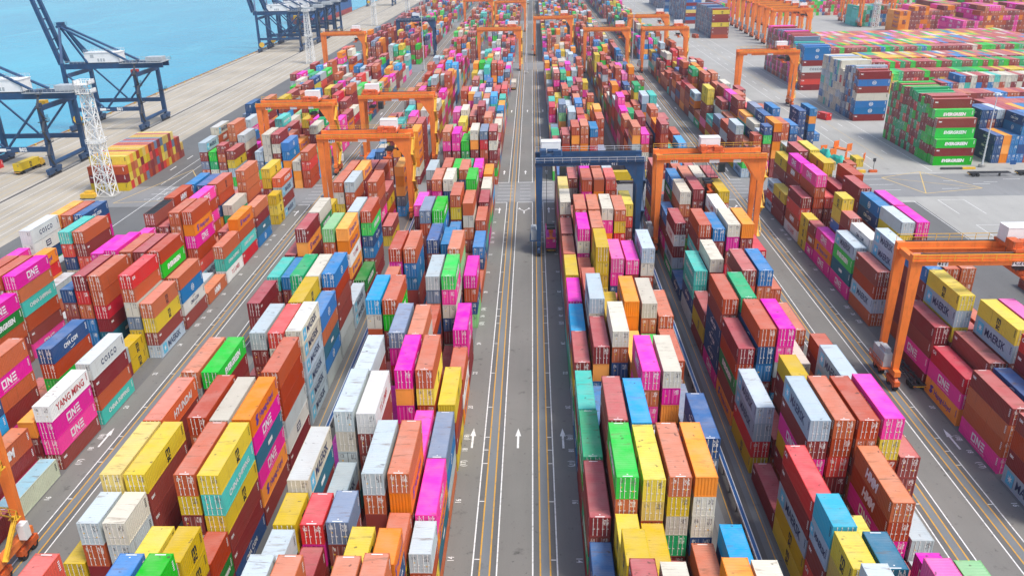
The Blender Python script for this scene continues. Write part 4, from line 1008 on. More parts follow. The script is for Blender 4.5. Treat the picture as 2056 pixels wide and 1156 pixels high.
# ---------------------------------------------------------------- rubber tyred gantry cranes
SPAN = 23.47
def gantry_parts(col, t, trolley_x, mirror=False, drop=None, plates=True):
    """legs at x = 0 and SPAN, y = +-3.2; knee bracket and stairs at the SPAN end unless mirrored"""
    f = (lambda x: SPAN - x) if mirror else (lambda x: x)
    wheel_m = PARTS.get('gantry_wheel')
    if not wheel_m:
        m = MB(); m.tube((-.30, 0, 0), (.30, 0, 0), .80, 14); m.cur = 1; m.tube((-.33, 0, 0), (.33, 0, 0), .36, 8); wheel_m = m.mesh('wheel', [M['rubber'], M['orange2']]); PARTS['gantry_wheel'] = wheel_m
    for x in (0, SPAN):
        for y in (-3.2, 3.2):
            m = MB(); m.bar((x, y, 3.3), (x, y, 21.6), 1.0, .8, 1.7, 1.0); m.build('leg', col, t)
            b = MB(); b.box(x - .45, x + .45, y - 2.0, y + 2.0, 1.0, 1.8); b.bar((x, y - 1.6, 1.5), (x, y, 2.9), .5); b.bar((x, y + 1.6, 1.5), (x, y, 2.9), .5)
            bo = b.build('bogie', M['orange2'] if col is M['orange'] else col, t)
            for yy in (-1.15, 1.15): put('wheel', wheel_m, bo, (x, y + yy, .8))
        m = MB(); m.box(x - .5, x + .5, -4.6, 4.6, 2.5, 3.45); m.build('sill_beam', col, t)
        m = MB(); m.box(x - .5, x + .5, -2.7, 2.7, 21.7, 22.6); m.build('end_tie', col, t)
    for y in (-3.2, 3.2):
        m = MB(); m.box(-.9, SPAN + .9, y - .55, y + .55, 21.62, 23.4); m.box(-.9, SPAN + .9, y - .85, y - .5501, 22.3, 22.45)
        xs = SPAN - .6 if not mirror else .6; s = -1 if not mirror else 1
        m.hexa([(xs, y - .45, 17.2), (xs + s * .3, y - .45, 17.2), (xs + s * 3.2, y - .45, 21.61), (xs, y - .45, 21.61), (xs, y + .45, 17.2), (xs + s * .3, y + .45, 17.2), (xs + s * 3.2, y + .45, 21.61), (xs, y + .45, 21.61)])
        m.build('main_beam', col, t)
        m = MB(); m.box(.5, SPAN - .5, y - .12, y + .12, 23.4, 23.55); m.build('trolley_rail', M['steel'], t)
    m = MB(); m.rail([(-.8, -4.0, 22.45), (SPAN + .8, -4.0, 22.45)], 1.1, .05, 2.0); m.box(-.8, SPAN + .8, -4.05, -3.76, 22.36, 22.44)
    m.rail([(-.8, 3.7, 23.4), (SPAN + .8, 3.7, 23.4)], 1.1, .05, 2.0); m.build('handrail', M['yellow'] if col is M['orange'] else M['galv'], t)
    # stairs and platforms on the braced leg
    m = MB(); x = f(SPAN + 1.1); o = 1 if not mirror else -1
    for k in range(5):
        z0 = 3.5 + k * 3.6; ya, yb = (-3.0, 1.0) if k % 2 == 0 else (1.0, -3.0)
        m.bar((x, ya, z0), (x, yb, z0 + 3.6), .7, .1); m.box(x - .6, x + .6, yb - .5, yb + .5, z0 + 3.55, z0 + 3.62)
        m.rail([(x + o * .5, ya, z0 + .1), (x + o * .5, yb, z0 + 3.7)], 1.0, .05, 1.4)
    m.build('stairway', M['yellow'] if col is M['orange'] else M['navy'], t)
    # generator house and electrical cabinets on the sills
    m = MB(); x = f(0.0); s = 1 if not mirror else -1
    m.box(*sorted((x - s * 1.9, x - s * .55)), -2.7, 2.3, 3.5, 5.9); m.box(*sorted((x - s * 1.7, x - s * .75)), -2.2, .2, 5.9, 6.6); m.build('generator_house', M['grey'], t)
    m = MB(); m.box(*sorted((x - s * 2.2, x - s * .5)), -3.2, 2.9, 3.30, 3.48); m.rail([(x - s * 2.15, -3.2, 3.48), (x - s * 2.15, 2.9, 3.48)], 1.0, .05, 1.5); m.build('platform', M['orange2'] if col is M['orange'] else M['navy'], t)
    m = MB(); x = f(SPAN); m.box(*sorted((x + s * .55, x + s * 1.5)), 1.4, 2.6, 3.46, 5.6); m.build('cabinet', M['housewhite'], t)
    # trolley: frame, white machinery house, hanging cab, head block on ropes
    X = trolley_x
    m = MB(); m.box(X - 2.6, X + 2.6, -3.6, 3.6, 23.56, 23.95); m.box(X - 2.6, X - 1.2, -2.6, 0, 23.95, 25.0); m.box(X + .4, X + 2.3, -3.0, -1.4, 23.95, 24.9); m.tube((X - 1, -1, 24.6), (X + 1.6, -1, 24.6), .45, 8)
    m.rail([(X - 2.5, -3.5, 23.95), (X + 2.5, -3.5, 23.95)], 1.1, .05, 1.3)
    tr = m.build('trolley', M['orange2'] if col is M['orange'] else M['navy'], t)
    m = MB(); m.box(X - 2.3, X + 2.2, .3, 3.3, 23.96, 26.3); m.box(X - 2.35, X + 2.25, .25, 3.35, 26.3, 26.42); m.build('machinery_house', M['housewhite'], tr)
    m = MB(); m.box(X + 2.0, X + 3.6, -1.2, 1.0, 18.6, 20.9); m.box(X + 2.2, X + 2.5, -.2, .2, 20.9, 23.5); cb = m.build('cab', M['steel'], tr)
    m = MB(); m.box(X + 1.96, X + 1.995, -1.0, .8, 18.9, 20.5); m.box(X + 2.2, X + 3.4, -1.235, -1.205, 18.9, 20.5); m.build('cab_window', M['glass'], tr)
    zs = drop if drop is not None else 18.6
    m = MB()
    for sx in (-1.1, 1.1):
        for sy in (-2.2, 2.2): m.bar((X + sx * .9, sy, zs + 1.0), (X + sx, sy, 23.6), .06)
    m.build('hoist_rope', M['steel'], t)
    m = MB(); m.box(X - .55, X + .55, -2.4, 2.4, zs + .5, zs + 1.1); m.box(X - 1.1, X + 1.1, -5.9, -5.4, zs, zs + .35); m.box(X - 1.1, X + 1.1, 5.4, 5.9, zs, zs + .35); m.box(X - .35, X + .35, -5.8, 5.8, zs + .1, zs + .4)
    m.cur = 1; m.box(X - 1.0, X + 1.0, -1.8, -.6, zs + 1.1, zs + 1.7); m.box(X - 1.0, X + 1.0, .6, 1.8, zs + 1.1, zs + 1.7)
    m.build('spreader', [M['orange2'], M['steel']], t)
    if plates:
        for xx, txt in plates:
            g = Logo(); ink = 'black' if col is M['orange'] else 'white'
            if col is M['orange']: g.rect(-1.15 if len(txt) > 3 else -.85, 1.15 if len(txt) > 3 else .85, -.48, .48, 'white')
            if txt.strip(): g.text(txt, 0, 0, .95, ink, .004, bold=.03)
            put('number_plate', g.build('number_plate'), t, (xx, -3.77, 21.98), (R(90), 0, 0))
def gantry(colname, x_left, y, trolley_x, label, mirror=False, drop=None, plates=((4, '41T'),)):
    t = thing('gantry_crane', label, 'gantry crane', (x_left, y, 0), 0, 'rubber tyred gantry cranes in the yard')
    gantry_parts(M[colname], t, trolley_x, mirror, drop, plates)
    return t
LG = {'L4': -115.76, 'L3': -88.17, 'L2': -57.05, 'L1': -29.52, 'R1': 1.44, 'R2': 29.10, 'R3': 59.95, 'R4': 87.7}
gantry('orange', LG['L2'], 240.5, 18.2, 'orange gantry crane at near left, over the second block left of central road', False, 17.5, ((3.2, '41T'), (11.5, '    '), (17.2, '   ')))
ga = gantry('orange', LG['L3'] - .6, 293.5, 17.0, 'orange gantry crane just beyond the cross street, leftmost of the near three', False, 18.2, ((3.2, '41T'), (11.5, '    '), (17.2, '   ')))
gantry('orange', LG['L2'] - .3, 305.5, 3.2, 'orange gantry crane beyond the cross street, behind the near left gantry crane', False, 18.0, ((3.2, '41T'), (11.5, '    '), (17.2, '   ')))
gantry('navy', LG['R1'], 209, 2.9, 'navy blue gantry crane beside the central road lifting from a magenta container', False, 4.7, ((7.2, '   '), (10.6, 'YC13'), (17.5, '41T')))
gantry('orange', LG['R2'] + .5, 210.5, 12.0, 'orange gantry crane right of the navy gantry crane, white house at mid beam', False, 15.0, ((3.2, '41T'), (12.4, '    '), (17.6, '   ')))
gantry('orange', LG['R3'] + .3, 138.4, 17.2, 'large orange gantry crane at right edge with grey generator house', False, 19.0, ((3.9, '41T'), (15.6, 'YC212')))
gantry('orange', LG['R4'] + 1.4, 405, 17.6, 'orange gantry crane standing alone on the pale apron at right', False, 18.6, ((3.2, '   '), (12, '    ')))
far = gantry('orange', LG['L1'] - 1.2, 538, 19.0, 'distant orange gantry crane over the first block left of central road', False, 18.2, ())
for nm, x, y, lab in (('R1', LG['R1'], 608, 'distant orange gantry crane over the first block right of central road'), ('R2', LG['R2'], 522.5, 'distant orange gantry crane at second cross street, second block right of central road'),
                      ('R3', LG['R3'] + .6, 519, 'distant orange gantry crane at second cross street, third block right of central road'), ('R3', LG['R3'] + 1.2, 601, 'smaller orange gantry crane behind the one at the right second street'),
                      ('L4', LG['L4'] - 4, 533, 'distant orange gantry crane before the brown wall of containers at left'), ('L2', LG['L2'], 800, 'far orange gantry crane at top, second block left of central road'), ('L1', LG['L1'], 770, 'far orange gantry crane at top, first block left of central road')):
    dup(far, (x, y, 0), lab)
gantry('navy', LG['L3'], 616, 12.0, 'distant navy gantry crane over the third block left of central road', False, 18.2, ())
for i, nm in enumerate('nearest second third fourth fifth sixth seventh eighth ninth'.split()):   # gantry cranes parked side by side
    dup(far, (155.5 + i * .9, 622 + i * 22.0, 0), 'orange gantry crane, %s of the long rank parked on the apron' % nm)
for i, nm in enumerate('nearest second third fourth'.split()): dup(far, (252 + i * .5, 742 + i * 17, 0), 'orange gantry crane, %s of the small rank behind the right lattice tower' % nm)
# corner of the crane at the bottom left edge of the picture
gantry('orange', LG['L3'] - .3, 85.5, 8.0, 'orange gantry crane at bottom left corner with yellow stair rails', False, 18.8, ())
# ---------------------------------------------------------------- quay cranes
def quay_crane(y, label, number):
    t = thing('quay_crane', label, 'quay crane', (-165, y, 0), 0, 'navy blue quay cranes')
    nv = M['navy']; G = -30.0; hy = 12.0
    wm = PARTS.get('quay_wheel')
    if not wm:
        m = MB(); m.tube((-.25, 0, 0), (.25, 0, 0), .42, 10); wm = m.mesh('wheel', M['steel']); PARTS['quay_wheel'] = wm
    for x in (0, G):
        for s in (-1, 1):
            m = MB(); m.bar((x, s * hy, 3.2), (x, s * hy, 24.0 if x == 0 else 27.5), 1.7, 1.5, 1.4, 1.3); m.build('leg', nv, t)
            m = MB(); m.box(x - .6, x + .6, s * hy - 4.6, s * hy + 4.6, 1.9, 2.7); m.box(x - .5, x + .5, s * hy - 4.4, s * hy - .8, .9, 1.9); m.box(x - .5, x + .5, s * hy + .8, s * hy + 4.4, .9, 1.9); m.box(x - .4, x + .4, s * hy - .5, s * hy + .5, 2.7, 3.3)
            b = m.build('bogie', nv, t)
            for k in range(8): put('wheel', wm, b, (x, s * hy + (-3.9 + k * 1.1), .44))
        m = MB(); m.tube((x, -hy, 3.9), (x, hy, 3.9), .75, 10); m.build('sill_beam', nv, t)
        m = MB(); m.box(x - .55, x + .55, -hy + .8, hy - .8, 21.5, 23.0); m.build('cross_beam', nv, t)
    for s in (-1, 1):
        m = MB(); m.box(G + .9, -.9, s * hy - .55, s * hy + .55, 8.0, 9.6); m.build('portal_beam', nv, t)
        m = MB(); m.tube((-1.0, s * hy, 23.0), (-14, s * hy, 9.7), .42, 8); m.tube((G + 1.0, s * hy, 23.0), (-16, s * hy, 9.7), .42, 8); m.build('brace', nv, t)
        m = MB(); m.bar((G, s * hy, 27.0), (G - 3.0, s * 1.8, 41.0), 1.1, 1.0, .8, .8); m.bar((G + 7, s * 4.0, 26.6), (G - 2.6, s * 1.6, 40.6), .7); m.build('frame_leg', nv, t)
        m = MB(); m.tube((G - 3.0, s * 1.7, 41), (-4, s * 4.2, 26.4), .5, 8); m.build('back_stay', nv, t)
        m = MB(); m.box(G - 4.5, 9.0, s * 3.4 - .5, s * 3.4 + .5, 24.1, 26.2); m.build('girder', nv, t)
        # boom raised clear of the water
        a, b = Vector((G - 5.0, s * 3.0, 26.0)), Vector((G - 19.0, s * 2.6, 82.0))
        m = MB(); m.bar(a, b, 1.5, 1.9, 1.1, 1.3)
        for k in range(14):
            q = a.lerp(b, (k + .5) / 14); m.box(q.x - .25, q.x + .25, min(q.y, 0) if s > 0 else q.y, max(q.y, 0) if s > 0 else 0, q.z - .25, q.z + .25)
        m.build('boom', nv, t)
    m = MB(); m.box(G - 4.2, G - 1.8, -2.4, 2.4, 40.4, 41.4); m.box(G - 4.0, G - 2.0, -1.5, 1.5, 41.4, 42.6); m.rail([(G - 4.4, -2.6, 41.4), (G - 4.4, 2.6, 41.4)], 1.1, .06, 1.3); m.rail([(G - 1.6, -2.6, 41.4), (G - 1.6, 2.6, 41.4)], 1.1, .06, 1.3); m.build('apex_platform', nv, t)
    m = MB(); m.box(-24, -9.5, -3.6, 3.6, 26.6, 30.4); m.box(-24.2, -9.3, -3.8, 3.8, 30.4, 30.6)
    h = m.build('machinery_house', M['housewhite'], t)
    m = MB(); m.rail([(-24, -3.7, 30.6), (-9.5, -3.7, 30.6)], 1.1, .06, 1.6); m.rail([(-24, 3.7, 30.6), (-9.5, 3.7, 30.6)], 1.1, .06, 1.6); m.build('handrail', M['galv'], h)
    m = MB()
    for k in range(3): m.box(-18.6 + k * 1.2, -17.8 + k * 1.2, -3.66, -3.61, 27.0, 28.2)
    m.box(-21.5, -20, -3.66, -3.61, 28.6, 29.8); m.build('vent', M['grey'], h)
    m = MB(); m.box(-8.8, 9.4, -5.4, -4.2, 26.2, 26.35); m.box(-8.8, 9.4, 4.2, 5.4, 26.2, 26.35); m.box(8.2, 9.4, -4.2, 4.2, 26.2, 26.35); m.rail([(-8.8, -5.4, 26.35), (9.4, -5.4, 26.35), (9.4, 5.4, 26.35), (-8.8, 5.4, 26.35)], 1.2, .06, 1.5); m.build('walkway', M['grey'], t); m = MB()
    m.box(1.5, 8.5, -2.4, 2.4, 26.4, 28.2); m.build('drive_cabinet', M['grey'], t); m = MB(); m.rail([(G - 4, -4.4, 26.3), (-24, -4.4, 26.3)], 1.1, .06, 1.5); m.build('handrail', M['grey'], t)
    m = MB()
    for k in range(6):
        z = 3.6 + k * 3.9; ya, yb = (-hy - 1.2, -hy - 3.6) if k % 2 == 0 else (-hy - 3.6, -hy - 1.2)
        m.bar((1.2, ya, z), (1.2, yb, z + 3.9), .8, .1); m.box(.4, 2.4, yb - .8, yb + .8, z + 3.85, z + 3.95); m.rail([(2.3, yb - .8, z + 3.95), (2.3, yb + .8, z + 3.95)], 1.1, .06, .8)
    m.build('stairway', M['steel'], t)
    m = MB(); m.box(-1.0, 2.2, hy - 1.6, hy + 1.6, 13.0, 13.1); m.rail([(2.2, hy - 1.6, 13.1), (2.2, hy + 1.6, 13.1)], 1.1, .06, .9); m.build('platform', M['steel'], t); m = MB(); m.box(-1.2, 1.6, -hy - 1.3, -hy + 1.5, 17.8, 17.95); m.rail([(1.6, -hy - 1.3, 17.9), (1.6, -hy + 1.5, 17.9)], 1.1, .06, .9); m.build('platform', M['steel'], t)
    m = MB(); m.box(-6.2, -3.6, -1.6, 1.2, 20.6, 23.2); m.build('cab', M['redp'] if number == 'B01' else M['yellow'], t)
    m = MB(); m.tube((-28.4, -hy - .9, 5.0), (-28.4, -hy + .5, 5.0), 1.7, 16); m.build('cable_reel', M['yellow'], t)
    if number:
        g = Logo(); g.text(number, 5.0, 0, 1.7, 'white', bold=.06); g.rect(-3.6, -1.0, -.5, .5, 'white'); g.rect(-.8, .6, -.12, .12, 'white'); put('number_plate', g.build('number_plate'), t, (-14.0, -hy - .56, 8.8), (R(90), 0, 0))
    return t
quay_crane(387, 'navy quay crane with raised boom, marked B01 on its portal beam', 'B01')
qb = quay_crane(308, 'navy quay crane at left edge, marked B02 on its portal beam', 'B02')
q0 = quay_crane(672, 'navy quay crane nearest in the bunched group behind the lattice tower', '')
for i, nm in enumerate(('second', 'third', 'fourth', 'fifth')): dup(q0, (-165, 672 + 31 * (i + 1), 0), 'navy quay crane, %s in the bunched group behind the lattice tower' % nm)
dup(q0, (-165, 1130, 0), 'far navy quay crane beside the ship at the top')
# ---------------------------------------------------------------- white lattice floodlight towers
def tower(x, y, label, src=None):
    if src: return dup(src, (x, y, 0), label)
    t = thing('floodlight_tower', label, 'floodlight tower', (x, y, 0), 0, 'white lattice floodlight towers')
    H = 31.0; b0, b1 = 2.4, 1.35
    def half(z): return b0 + (b1 - b0) * z / H
    m = MB()
    for sx in (-1, 1):
        for sy in (-1, 1): m.bar((sx * b0, sy * b0, 0), (sx * b1, sy * b1, H), .30, .30, .22, .22)
    m.build('corner_post', M['lattice'], t)
    m = MB(); n = 9; zs = [H * k / n for k in range(n + 1)]
    for za, zb in zip(zs[:-1], zs[1:]):
        a, b = half(za), half(zb)
        for p, q in (((-1, -1), (1, -1)), ((1, -1), (1, 1)), ((1, 1), (-1, 1)), ((-1, 1), (-1, -1))):
            m.bar((p[0] * a, p[1] * a, za), (q[0] * b, q[1] * b, zb), .17); m.bar((q[0] * a, q[1] * a, za), (p[0] * b, p[1] * b, zb), .17); m.bar((p[0] * b, p[1] * b, zb), (q[0] * b, q[1] * b, zb), .17)
    m.build('bracing', M['lattice'], t)
    m = MB()
    for z in (H * .53, H + .05, H + 2.6):
        e = half(min(z, H)) + (.9 if z > H * .6 else .5); m.box(-e, e, -e, e, z, z + .12); m.rail([(-e, -e, z + .12), (e, -e, z + .12), (e, e, z + .12), (-e, e, z + .12), (-e, -e, z + .12)], 1.1, .08, 1.0)
    for sx in (-1, 1):
        for sy in (-1, 1): m.bar((sx * b1, sy * b1, H), (sx * b1, sy * b1, H + 4.0), .2)
    m.build('platform', M['lattice'], t)
    lm = MB(); lm.box(-.42, .42, -.22, .22, 0, .75); lm = lm.mesh('floodlight', M['housewhite'])
    for k in range(4):
        for sx in (-1, 1):
            for sy in (-1, 1): put('floodlight', lm, t, (sx * (b1 + .9), sy * (.5 + .9 * (k % 2)), H + .4 + 2.5 * (k // 2)), (0, 0, R(90)))
    m = MB(); m.box(-.35, .35, -.06, .06, .2, H); m.build('ladder', M['galv'], t)
    m = MB(); m.box(-3.4, 3.4, -3.4, 3.4, 0, .35); m.build('base_slab', M['apron'], t)
    return t
tw = tower(-133.8, 267.6, 'white lattice floodlight tower nearest, in front of the quayside stack')
tower(-142, 589, 'white lattice floodlight tower by the bunched quay cranes', tw); tower(-144.2, 857, 'white lattice floodlight tower third along the quay', tw); tower(-124.5, 945, 'white lattice floodlight tower farthest along the quay', tw)
tower(262, 737, 'white lattice floodlight tower before the small rank of cranes at right', tw)
def lamp(x, y, h, label, src=None):
    if src: return dup(src, (x, y, 0), label)
    t = thing('lamp_mast', label, 'lamp mast', (x, y, 0), 0, 'slender lamp masts')
    m = MB(); m.tube((0, 0, .9), (0, 0, h), .30, 8, .12); m.build('mast', M['galv'], t)
    m = MB(); m.tube((0, 0, h - .1), (0, 0, h + .25), .9, 10); m.build('lamp_ring', M['galv'], t)
    m = MB()
    for k in range(6): a = k * math.pi / 3; m.box(1.0 * math.cos(a) - .25, 1.0 * math.cos(a) + .25, 1.0 * math.sin(a) - .25, 1.0 * math.sin(a) + .25, h - .35, h - .05)
    m.build('lamp_head', M['housewhite'], t)
    m = MB(); m.tube((0, 0, 0), (0, 0, .9), 1.1, 10); m.build('plinth', M['apron'], t)
    return t
l0 = lamp(-3.3, 522, 39, 'tall lamp mast in the central road at the second cross street')
lamp(-63.8, 542, 39, 'tall lamp mast left, beside the second cross street', l0); lamp(56.4, 530, 39, 'tall lamp mast right, beside the second cross street', l0)
lamp(142.6, 287.5, 22.5, 'slender lamp mast standing before the navy container block')
# ---------------------------------------------------------------- vehicles and small things
def trailer_parts(t, L=12.3, loaded=True):
    m = MB()
    for sx in (-.5, .5): m.box(sx - .09, sx + .09, 0, L, .95, 1.25)
    for k in range(6): m.box(-1.15, 1.15, .1 + k * (L - .4) / 5, .28 + k * (L - .4) / 5, 1.05, 1.22)
    m.bar((-1.15, .2, 1.14), (-1.15, L - .2, 1.14), .12); m.bar((1.15, .2, 1.14), (1.15, L - .2, 1.14), .12); m.build('trailer_frame', M['steel'], t)
    m = MB(); m.box(-.5, .5, L * .75, L * .75 + .2, 0.05, .95); m.build('landing_gear', M['steel'], t)
    wm = PARTS.get('truck_wheel')
    if not wm: m = MB(); m.tube((-.28, 0, 0), (.28, 0, 0), .5, 12); wm = m.mesh('wheel', M['rubber']); PARTS['truck_wheel'] = wm
    for y in (1.2, 2.5):
        for sx in (-.85, .85): put('wheel', wm, t, (sx, y, .5))
    m = MB(); m.box(-1.1, 1.1, -.08, 0, .75, .95); m.cur = 1; m.box(-1.05, -.7, -.10, -.082, .78, .92); m.box(.7, 1.05, -.10, -.082, .78, .92); m.build('tail_light_bar', [M['yellow'], M['redp']], t)
    return wm
def truck(x, y, rz, cab, label, code=None, L=L40, own=True):
    t = thing('yard_truck', label, 'truck', (x, y, 0), rz, 'container trucks in the yard')
    wm = trailer_parts(t)
    m = MB(); m.box(-1.2, 1.2, 13.0, 14.6, 1.0, 3.0); m.box(-1.15, 1.15, 14.6, 15.4, 1.0, 2.1); m.box(-1.0, 1.0, 11.4, 15.2, .6, 1.0); m.build('cab', M[cab], t)
    m = MB(); m.box(-1.05, 1.05, 14.605, 14.63, 2.15, 2.85); m.build('windscreen', M['glass'], t)
    for yy in (12.2, 14.8):
        for sx in (-.95, .95): put('wheel', wm, t, (sx, yy, .5))
    return t
def load(x, y, z, L, code, label, rz=0.0):
    D = part_meshes(L, HS); t = thing('shipping_container', label, 'container', (x, y, z), rz, 'containers on trucks and loose on the ground'); col = PAINT[code] + (.4,)
    for nm, key, rot in (('frame', 'frame', 0), ('side_panel', 'side_panel', 0), ('side_panel', 'side_panel', math.pi), ('roof_panel', 'roof_panel', 0), ('end_panel', 'end_panel', 0), ('door', 'door', 0), ('door', 'door_right', 0)):
        o = put(nm, D[key], t, (0, 0, 0), (0, 0, rot)); o.color = col if nm != 'roof_panel' else ROOF[code] + (.4,)
    for nm, lg in (('lettering', logo_mesh(code, L)), ('unit_marking', unit_mesh(code, L))):
        if lg is None: continue
        for s in (1, -1): put(nm, lg, t, (s * (HW + .002), 0, HS * .5), (R(90), 0, R(90) * s))
truck(4.4, 206.5, 0, 'housewhite', 'yard truck under the navy gantry crane carrying a magenta container'); load(4.4, 212.9, 1.27, L40, 'p', 'magenta container on the truck under the navy gantry crane')
truck(-9.6, 462.5, 0, 'redp', 'container truck in the left lane of central road beyond the first street'); load(-9.6, 468.8, 1.27, L40, 'w', 'off-white container on the truck far along the central road')
truck(-5.2, 1085, 0, 'teal', 'far truck at the very top of the central road'); load(-5.2, 1091.3, 1.27, L40, 'S', 'silver container on the far truck at road top')
truck(24.0, 273.5, R(-90), 'housewhite', 'truck crossing the first street behind the navy gantry crane'); load(30.2, 273.5, 1.27, L40, 'y', 'yellow dark-lettered container on the truck crossing the first street', R(-90) + math.pi)
truck(-178.5, 296, R(-4), 'yellow', 'truck on the quay beside the B02 crane legs'); load(-178.1, 302.3, 1.27, L40, 'y', 'yellow container on the quay truck beside B02', R(-4))
load(-192.5, 303, 0.03, L40, 'r', 'red container lying on the quay at the left edge', R(-6))
t = thing('empty_trailer', 'empty skeleton trailer parked beside the large right gantry crane', 'trailer', (64.2, 133.6, 0)); trailer_parts(t)
t = thing('empty_trailer', 'long empty skeleton trailer on the right cross road', 'trailer', (133.5, 276.2, 0), R(-90)); trailer_parts(t)
t = thing('empty_trailer', 'second empty trailer behind the long one at the right edge', 'trailer', (148, 277, 0), R(-90)); trailer_parts(t)
for i, (x, y, c, lab) in enumerate(((118.0, 372, 'r', 'red small container alone on the apron beside the white stack'), (118.5, 690, 't', 'rust small container alone on the far apron'), (95, 262, 't', 'rust container frame on the apron edge by the hatching'))):
    if i < 2: load(x, y, 0.03, L20, c, lab, R(20))
def flat_rack(x, y, z, rz, mat, label, L=6.0):
    t = thing('flat_rack', label, 'flat rack', (x, y, z), rz, 'flat racks with upright ends')
    m = MB(); m.box(-1.2, 1.2, -L / 2, L / 2, 0, .35); m.build('deck', M[mat], t)
    for s in (-1, 1):
        m = MB(); m.box(-1.2, 1.2, s * (L / 2 - .1) - .08, s * (L / 2 - .1) + .08, .36, 2.5)
        for k in range(5): m.box(-1.05 + k * .5, -.95 + k * .5, s * (L / 2 - .1) - .13, s * (L / 2 - .1) + .13, .4, 2.45)
        m.build('end_wall', M[mat], t)
for i, (x, y, rz, mt, lab) in enumerate(((86.5, 226, 10, 'orange', 'orange flat rack behind the magenta roofs near the apron, nearest'), (89.5, 240, 40, 'orange', 'orange flat rack at the apron edge beside the hatched lines'), (101, 309, 15, 'orange', 'orange flat rack just beyond the teal sheeted heap'),
                                         (108, 316, 30, 'orange', 'orange flat rack farthest out on the apron'), (107, 300, 60, 'orange', 'orange flat rack beside the second teal heap'))): flat_rack(x, y, 0.02, R(rz), mt, lab)
def heap(x, y, L, h, rz, label):
    m = MB(); rnd = random.Random(int(x)); n, k = 9, 6; P = {}
    for i in range(n):
        for j in range(k):
            u, v = i / (n - 1), j / (k - 1); e = min(1, 4 * min(u, 1 - u) + .1) * min(1, 3.5 * min(v, 1 - v) + .05)
            P[i, j] = ((v - .5) * 3.0, (u - .5) * L, max(0.02, h * e * rnd.uniform(.8, 1.05)))
    for i in range(n - 1):
        for j in range(k - 1): m.poly([P[i, j], P[i, j + 1], P[i + 1, j + 1], P[i + 1, j]])
    o = m.build('sheeted_heap', M['teal'], None, (x, y, 0.02), (0, 0, rz)); tag(o, label, 'heap', 'teal sheeted heaps')
heap(98, 303, 7, 3.2, .3, 'teal sheeted heap beyond the yellow roofs on the right'); heap(100, 296, 8, 2.6, .5, 'smaller teal sheeted heap nearer the traffic sign'); heap(104, 340, 6, 2.4, 0, 'teal sheeted heap before the navy container pair')
# stacks of flat racks on the ground at right
for i, (x, y, n, c) in enumerate(((104.5, 176, 4, 'm'), (111, 172, 3, 'n'), (98.5, 149, 2, 'o'), (107.5, 150, 2, 'r'), (113.5, 160, 3, 't'))):
    t = thing('folded_flat_racks', ['rusty bundle of folded flat racks seen under the right gantry beam, deepest', 'navy topped bundle of folded flat racks at right edge', 'tan topped bundle of folded flat racks under the ropes', 'red topped bundle of folded flat racks beside the crane leg', 'rust bundle of folded flat racks behind the red topped one'][i], 'flat rack bundle', (x, y, 0), 0, 'bundles of folded flat racks')
    for k in range(n):
        m = MB(); m.box(-HW, HW, -6.05, 6.05, .02 + k * .62, .02 + k * .62 + .52)
        for q in range(12): m.box(-HW - .03, -HW - .001, -5.9 + q * 1.0, -5.5 + q * 1.0, .08 + k * .62, .46 + k * .62)
        o = m.build('flat_rack', M['side'], t); o.color = PAINT[c if k == n - 1 else 'm'] + (.8,)
t = thing('traffic_sign', 'traffic sign on a pole with yellow and rust barrier blocks at its foot', 'traffic sign', (107.2, 283, 0))
m = MB(); m.tube((0, 0, .6), (0, 0, 4.2), .09, 8); m.build('pole', M['steel'], t); m = MB(); m.box(-.45, .45, -.05, .05, 3.3, 4.4); m.build('sign_board', M['steel'], t)
m = MB(); m.box(-1.2, 1.2, -.6, .6, 0, .7); m.build('foot_block', M['orange2'], t)
o = MB(); o.box(-1.1, 1.1, -.6, .6, 0, .75); o.box(-.9, .9, -.45, .45, .75, .85); o = o.build('barrier_block', M['yellow'], None, (103.6, 282.6, .012)); tag(o, 'yellow barrier block left of the traffic sign', 'barrier')
t = thing('kerb_barrier', 'striped kerb barrier in front of the green container block', 'barrier', (131, 285.2, .012))
m = MB(); m.box(-2, 4.5, -.5, .5, 0, .55); m.build('dark_block', M['steel'], t); m = MB(); m.box(4.51, 8.5, -.5, .5, 0, .55); m.build('yellow_block', M['yellow'], t)
t = thing('direction_sign', 'blue direction sign beside the lamp mast at the navy block', 'sign', (150.5, 284.5, 0)); m = MB(); m.tube((0, 0, 0), (0, 0, 1.4), .08, 8); m.build('pole', M['galv'], t); m = MB(); m.box(-.9, .9, -.05, .05, 1.4, 2.7); m.build('sign_board', M['busblue'], t)
t = thing('bin_group', 'yellow plant skid at the foot of the nearest lattice tower', 'machine', (-138.4, 264.5, 0)); m = MB(); m.box(-2.2, 2.2, -1.3, 1.3, .25, 1.5); m.box(-.8, 1.6, -.9, .9, 1.5, 2.3); m.build('body', M['yellow'], t); m = MB(); m.box(-2.4, 2.4, -1.4, -1.1, 0, .25); m.box(-2.4, 2.4, 1.1, 1.4, 0, .25); m.build('skid', M['steel'], t)
t.name = 'plant_skid'
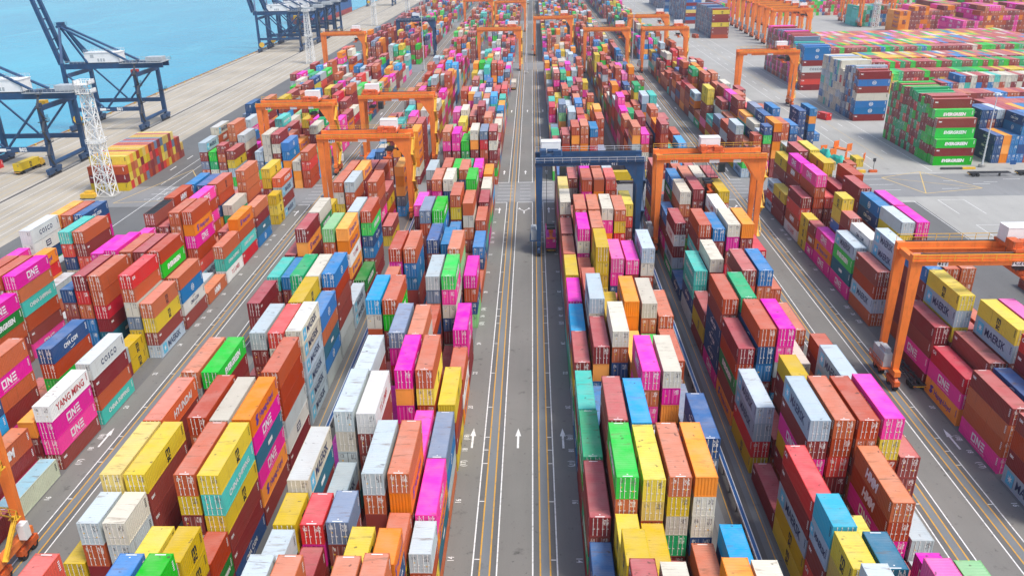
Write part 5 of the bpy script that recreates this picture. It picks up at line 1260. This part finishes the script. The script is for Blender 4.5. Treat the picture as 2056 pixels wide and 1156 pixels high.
# ---------------------------------------------------------------- ship at the far berth
t = thing('container_ship', 'blue container ship with red waterline moored at the far quay', 'ship', (-223, 1010, -2.6))
n = 26; Lh = 190.0
def hull(z0, z1, mat, nm, flare=1.0):
    m = MB(); ring = []
    for i in range(n + 1):
        u = i / n; w = 18.5 * min(1, (u * 9) ** .55 if u > 0 else .35) * (1 if u < .8 else max(.05, 1 - ((u - .8) / .2) ** 2)); ring.append((w, -Lh / 2 + u * Lh))
    for s in (-1, 1):
        for (wa, ya), (wb, yb) in zip(ring[:-1], ring[1:]):
            q = [(s * wa * flare, ya, z0), (s * wb * flare, yb, z0), (s * wb, yb, z1), (s * wa, ya, z1)]; m.poly(q if s > 0 else q[::-1])
    for (wa, ya), (wb, yb) in zip(ring[:-1], ring[1:]): m.poly([(-wa, ya, z1), (wa, ya, z1), (wb, yb, z1), (-wb, yb, z1)])
    m.poly([(-ring[0][0], -Lh / 2, z0), (ring[0][0], -Lh / 2, z0), (ring[0][0], -Lh / 2, z1), (-ring[0][0], -Lh / 2, z1)]); m.build(nm, mat, t)
hull(-.5, 6.0, M['hullred'], 'lower_hull'); hull(6.01, 27, M['hullblue'], 'upper_hull')
g = Logo(); g.rect(-9, 9, -.7, .7, 'white'); g.rect(-9, -5, -1.6, -1.2, 'white'); put('hull_mark', g.build('hull_mark'), t, (18.56, -40, 20), (R(90), 0, R(90)))
m = MB(); m.box(-16, 16, 40, 52, 27, 50); m.build('deckhouse', M['housewhite'], t)
# ---------------------------------------------------------------- air over the harbour
hz = bpy.data.materials.new('harbour_haze'); hz.use_nodes = True; ht = hz.node_tree
for x in list(ht.nodes):
    if x.type != 'OUTPUT_MATERIAL': ht.nodes.remove(x)
vol = ht.nodes.new('ShaderNodeVolumePrincipled'); vol.inputs['Color'].default_value = (.90, .95, 1.0, 1); vol.inputs['Density'].default_value = HAZE; vol.inputs['Anisotropy'].default_value = .2
ht.links.new(vol.outputs[0], [x for x in ht.nodes if x.type == 'OUTPUT_MATERIAL'][0].inputs['Volume'])
if HAZE > 0:
    m = MB(); m.box(-3300, 1000, -100, 3000, -9.5, 100); kind(m.build('haze', hz), 'stuff')
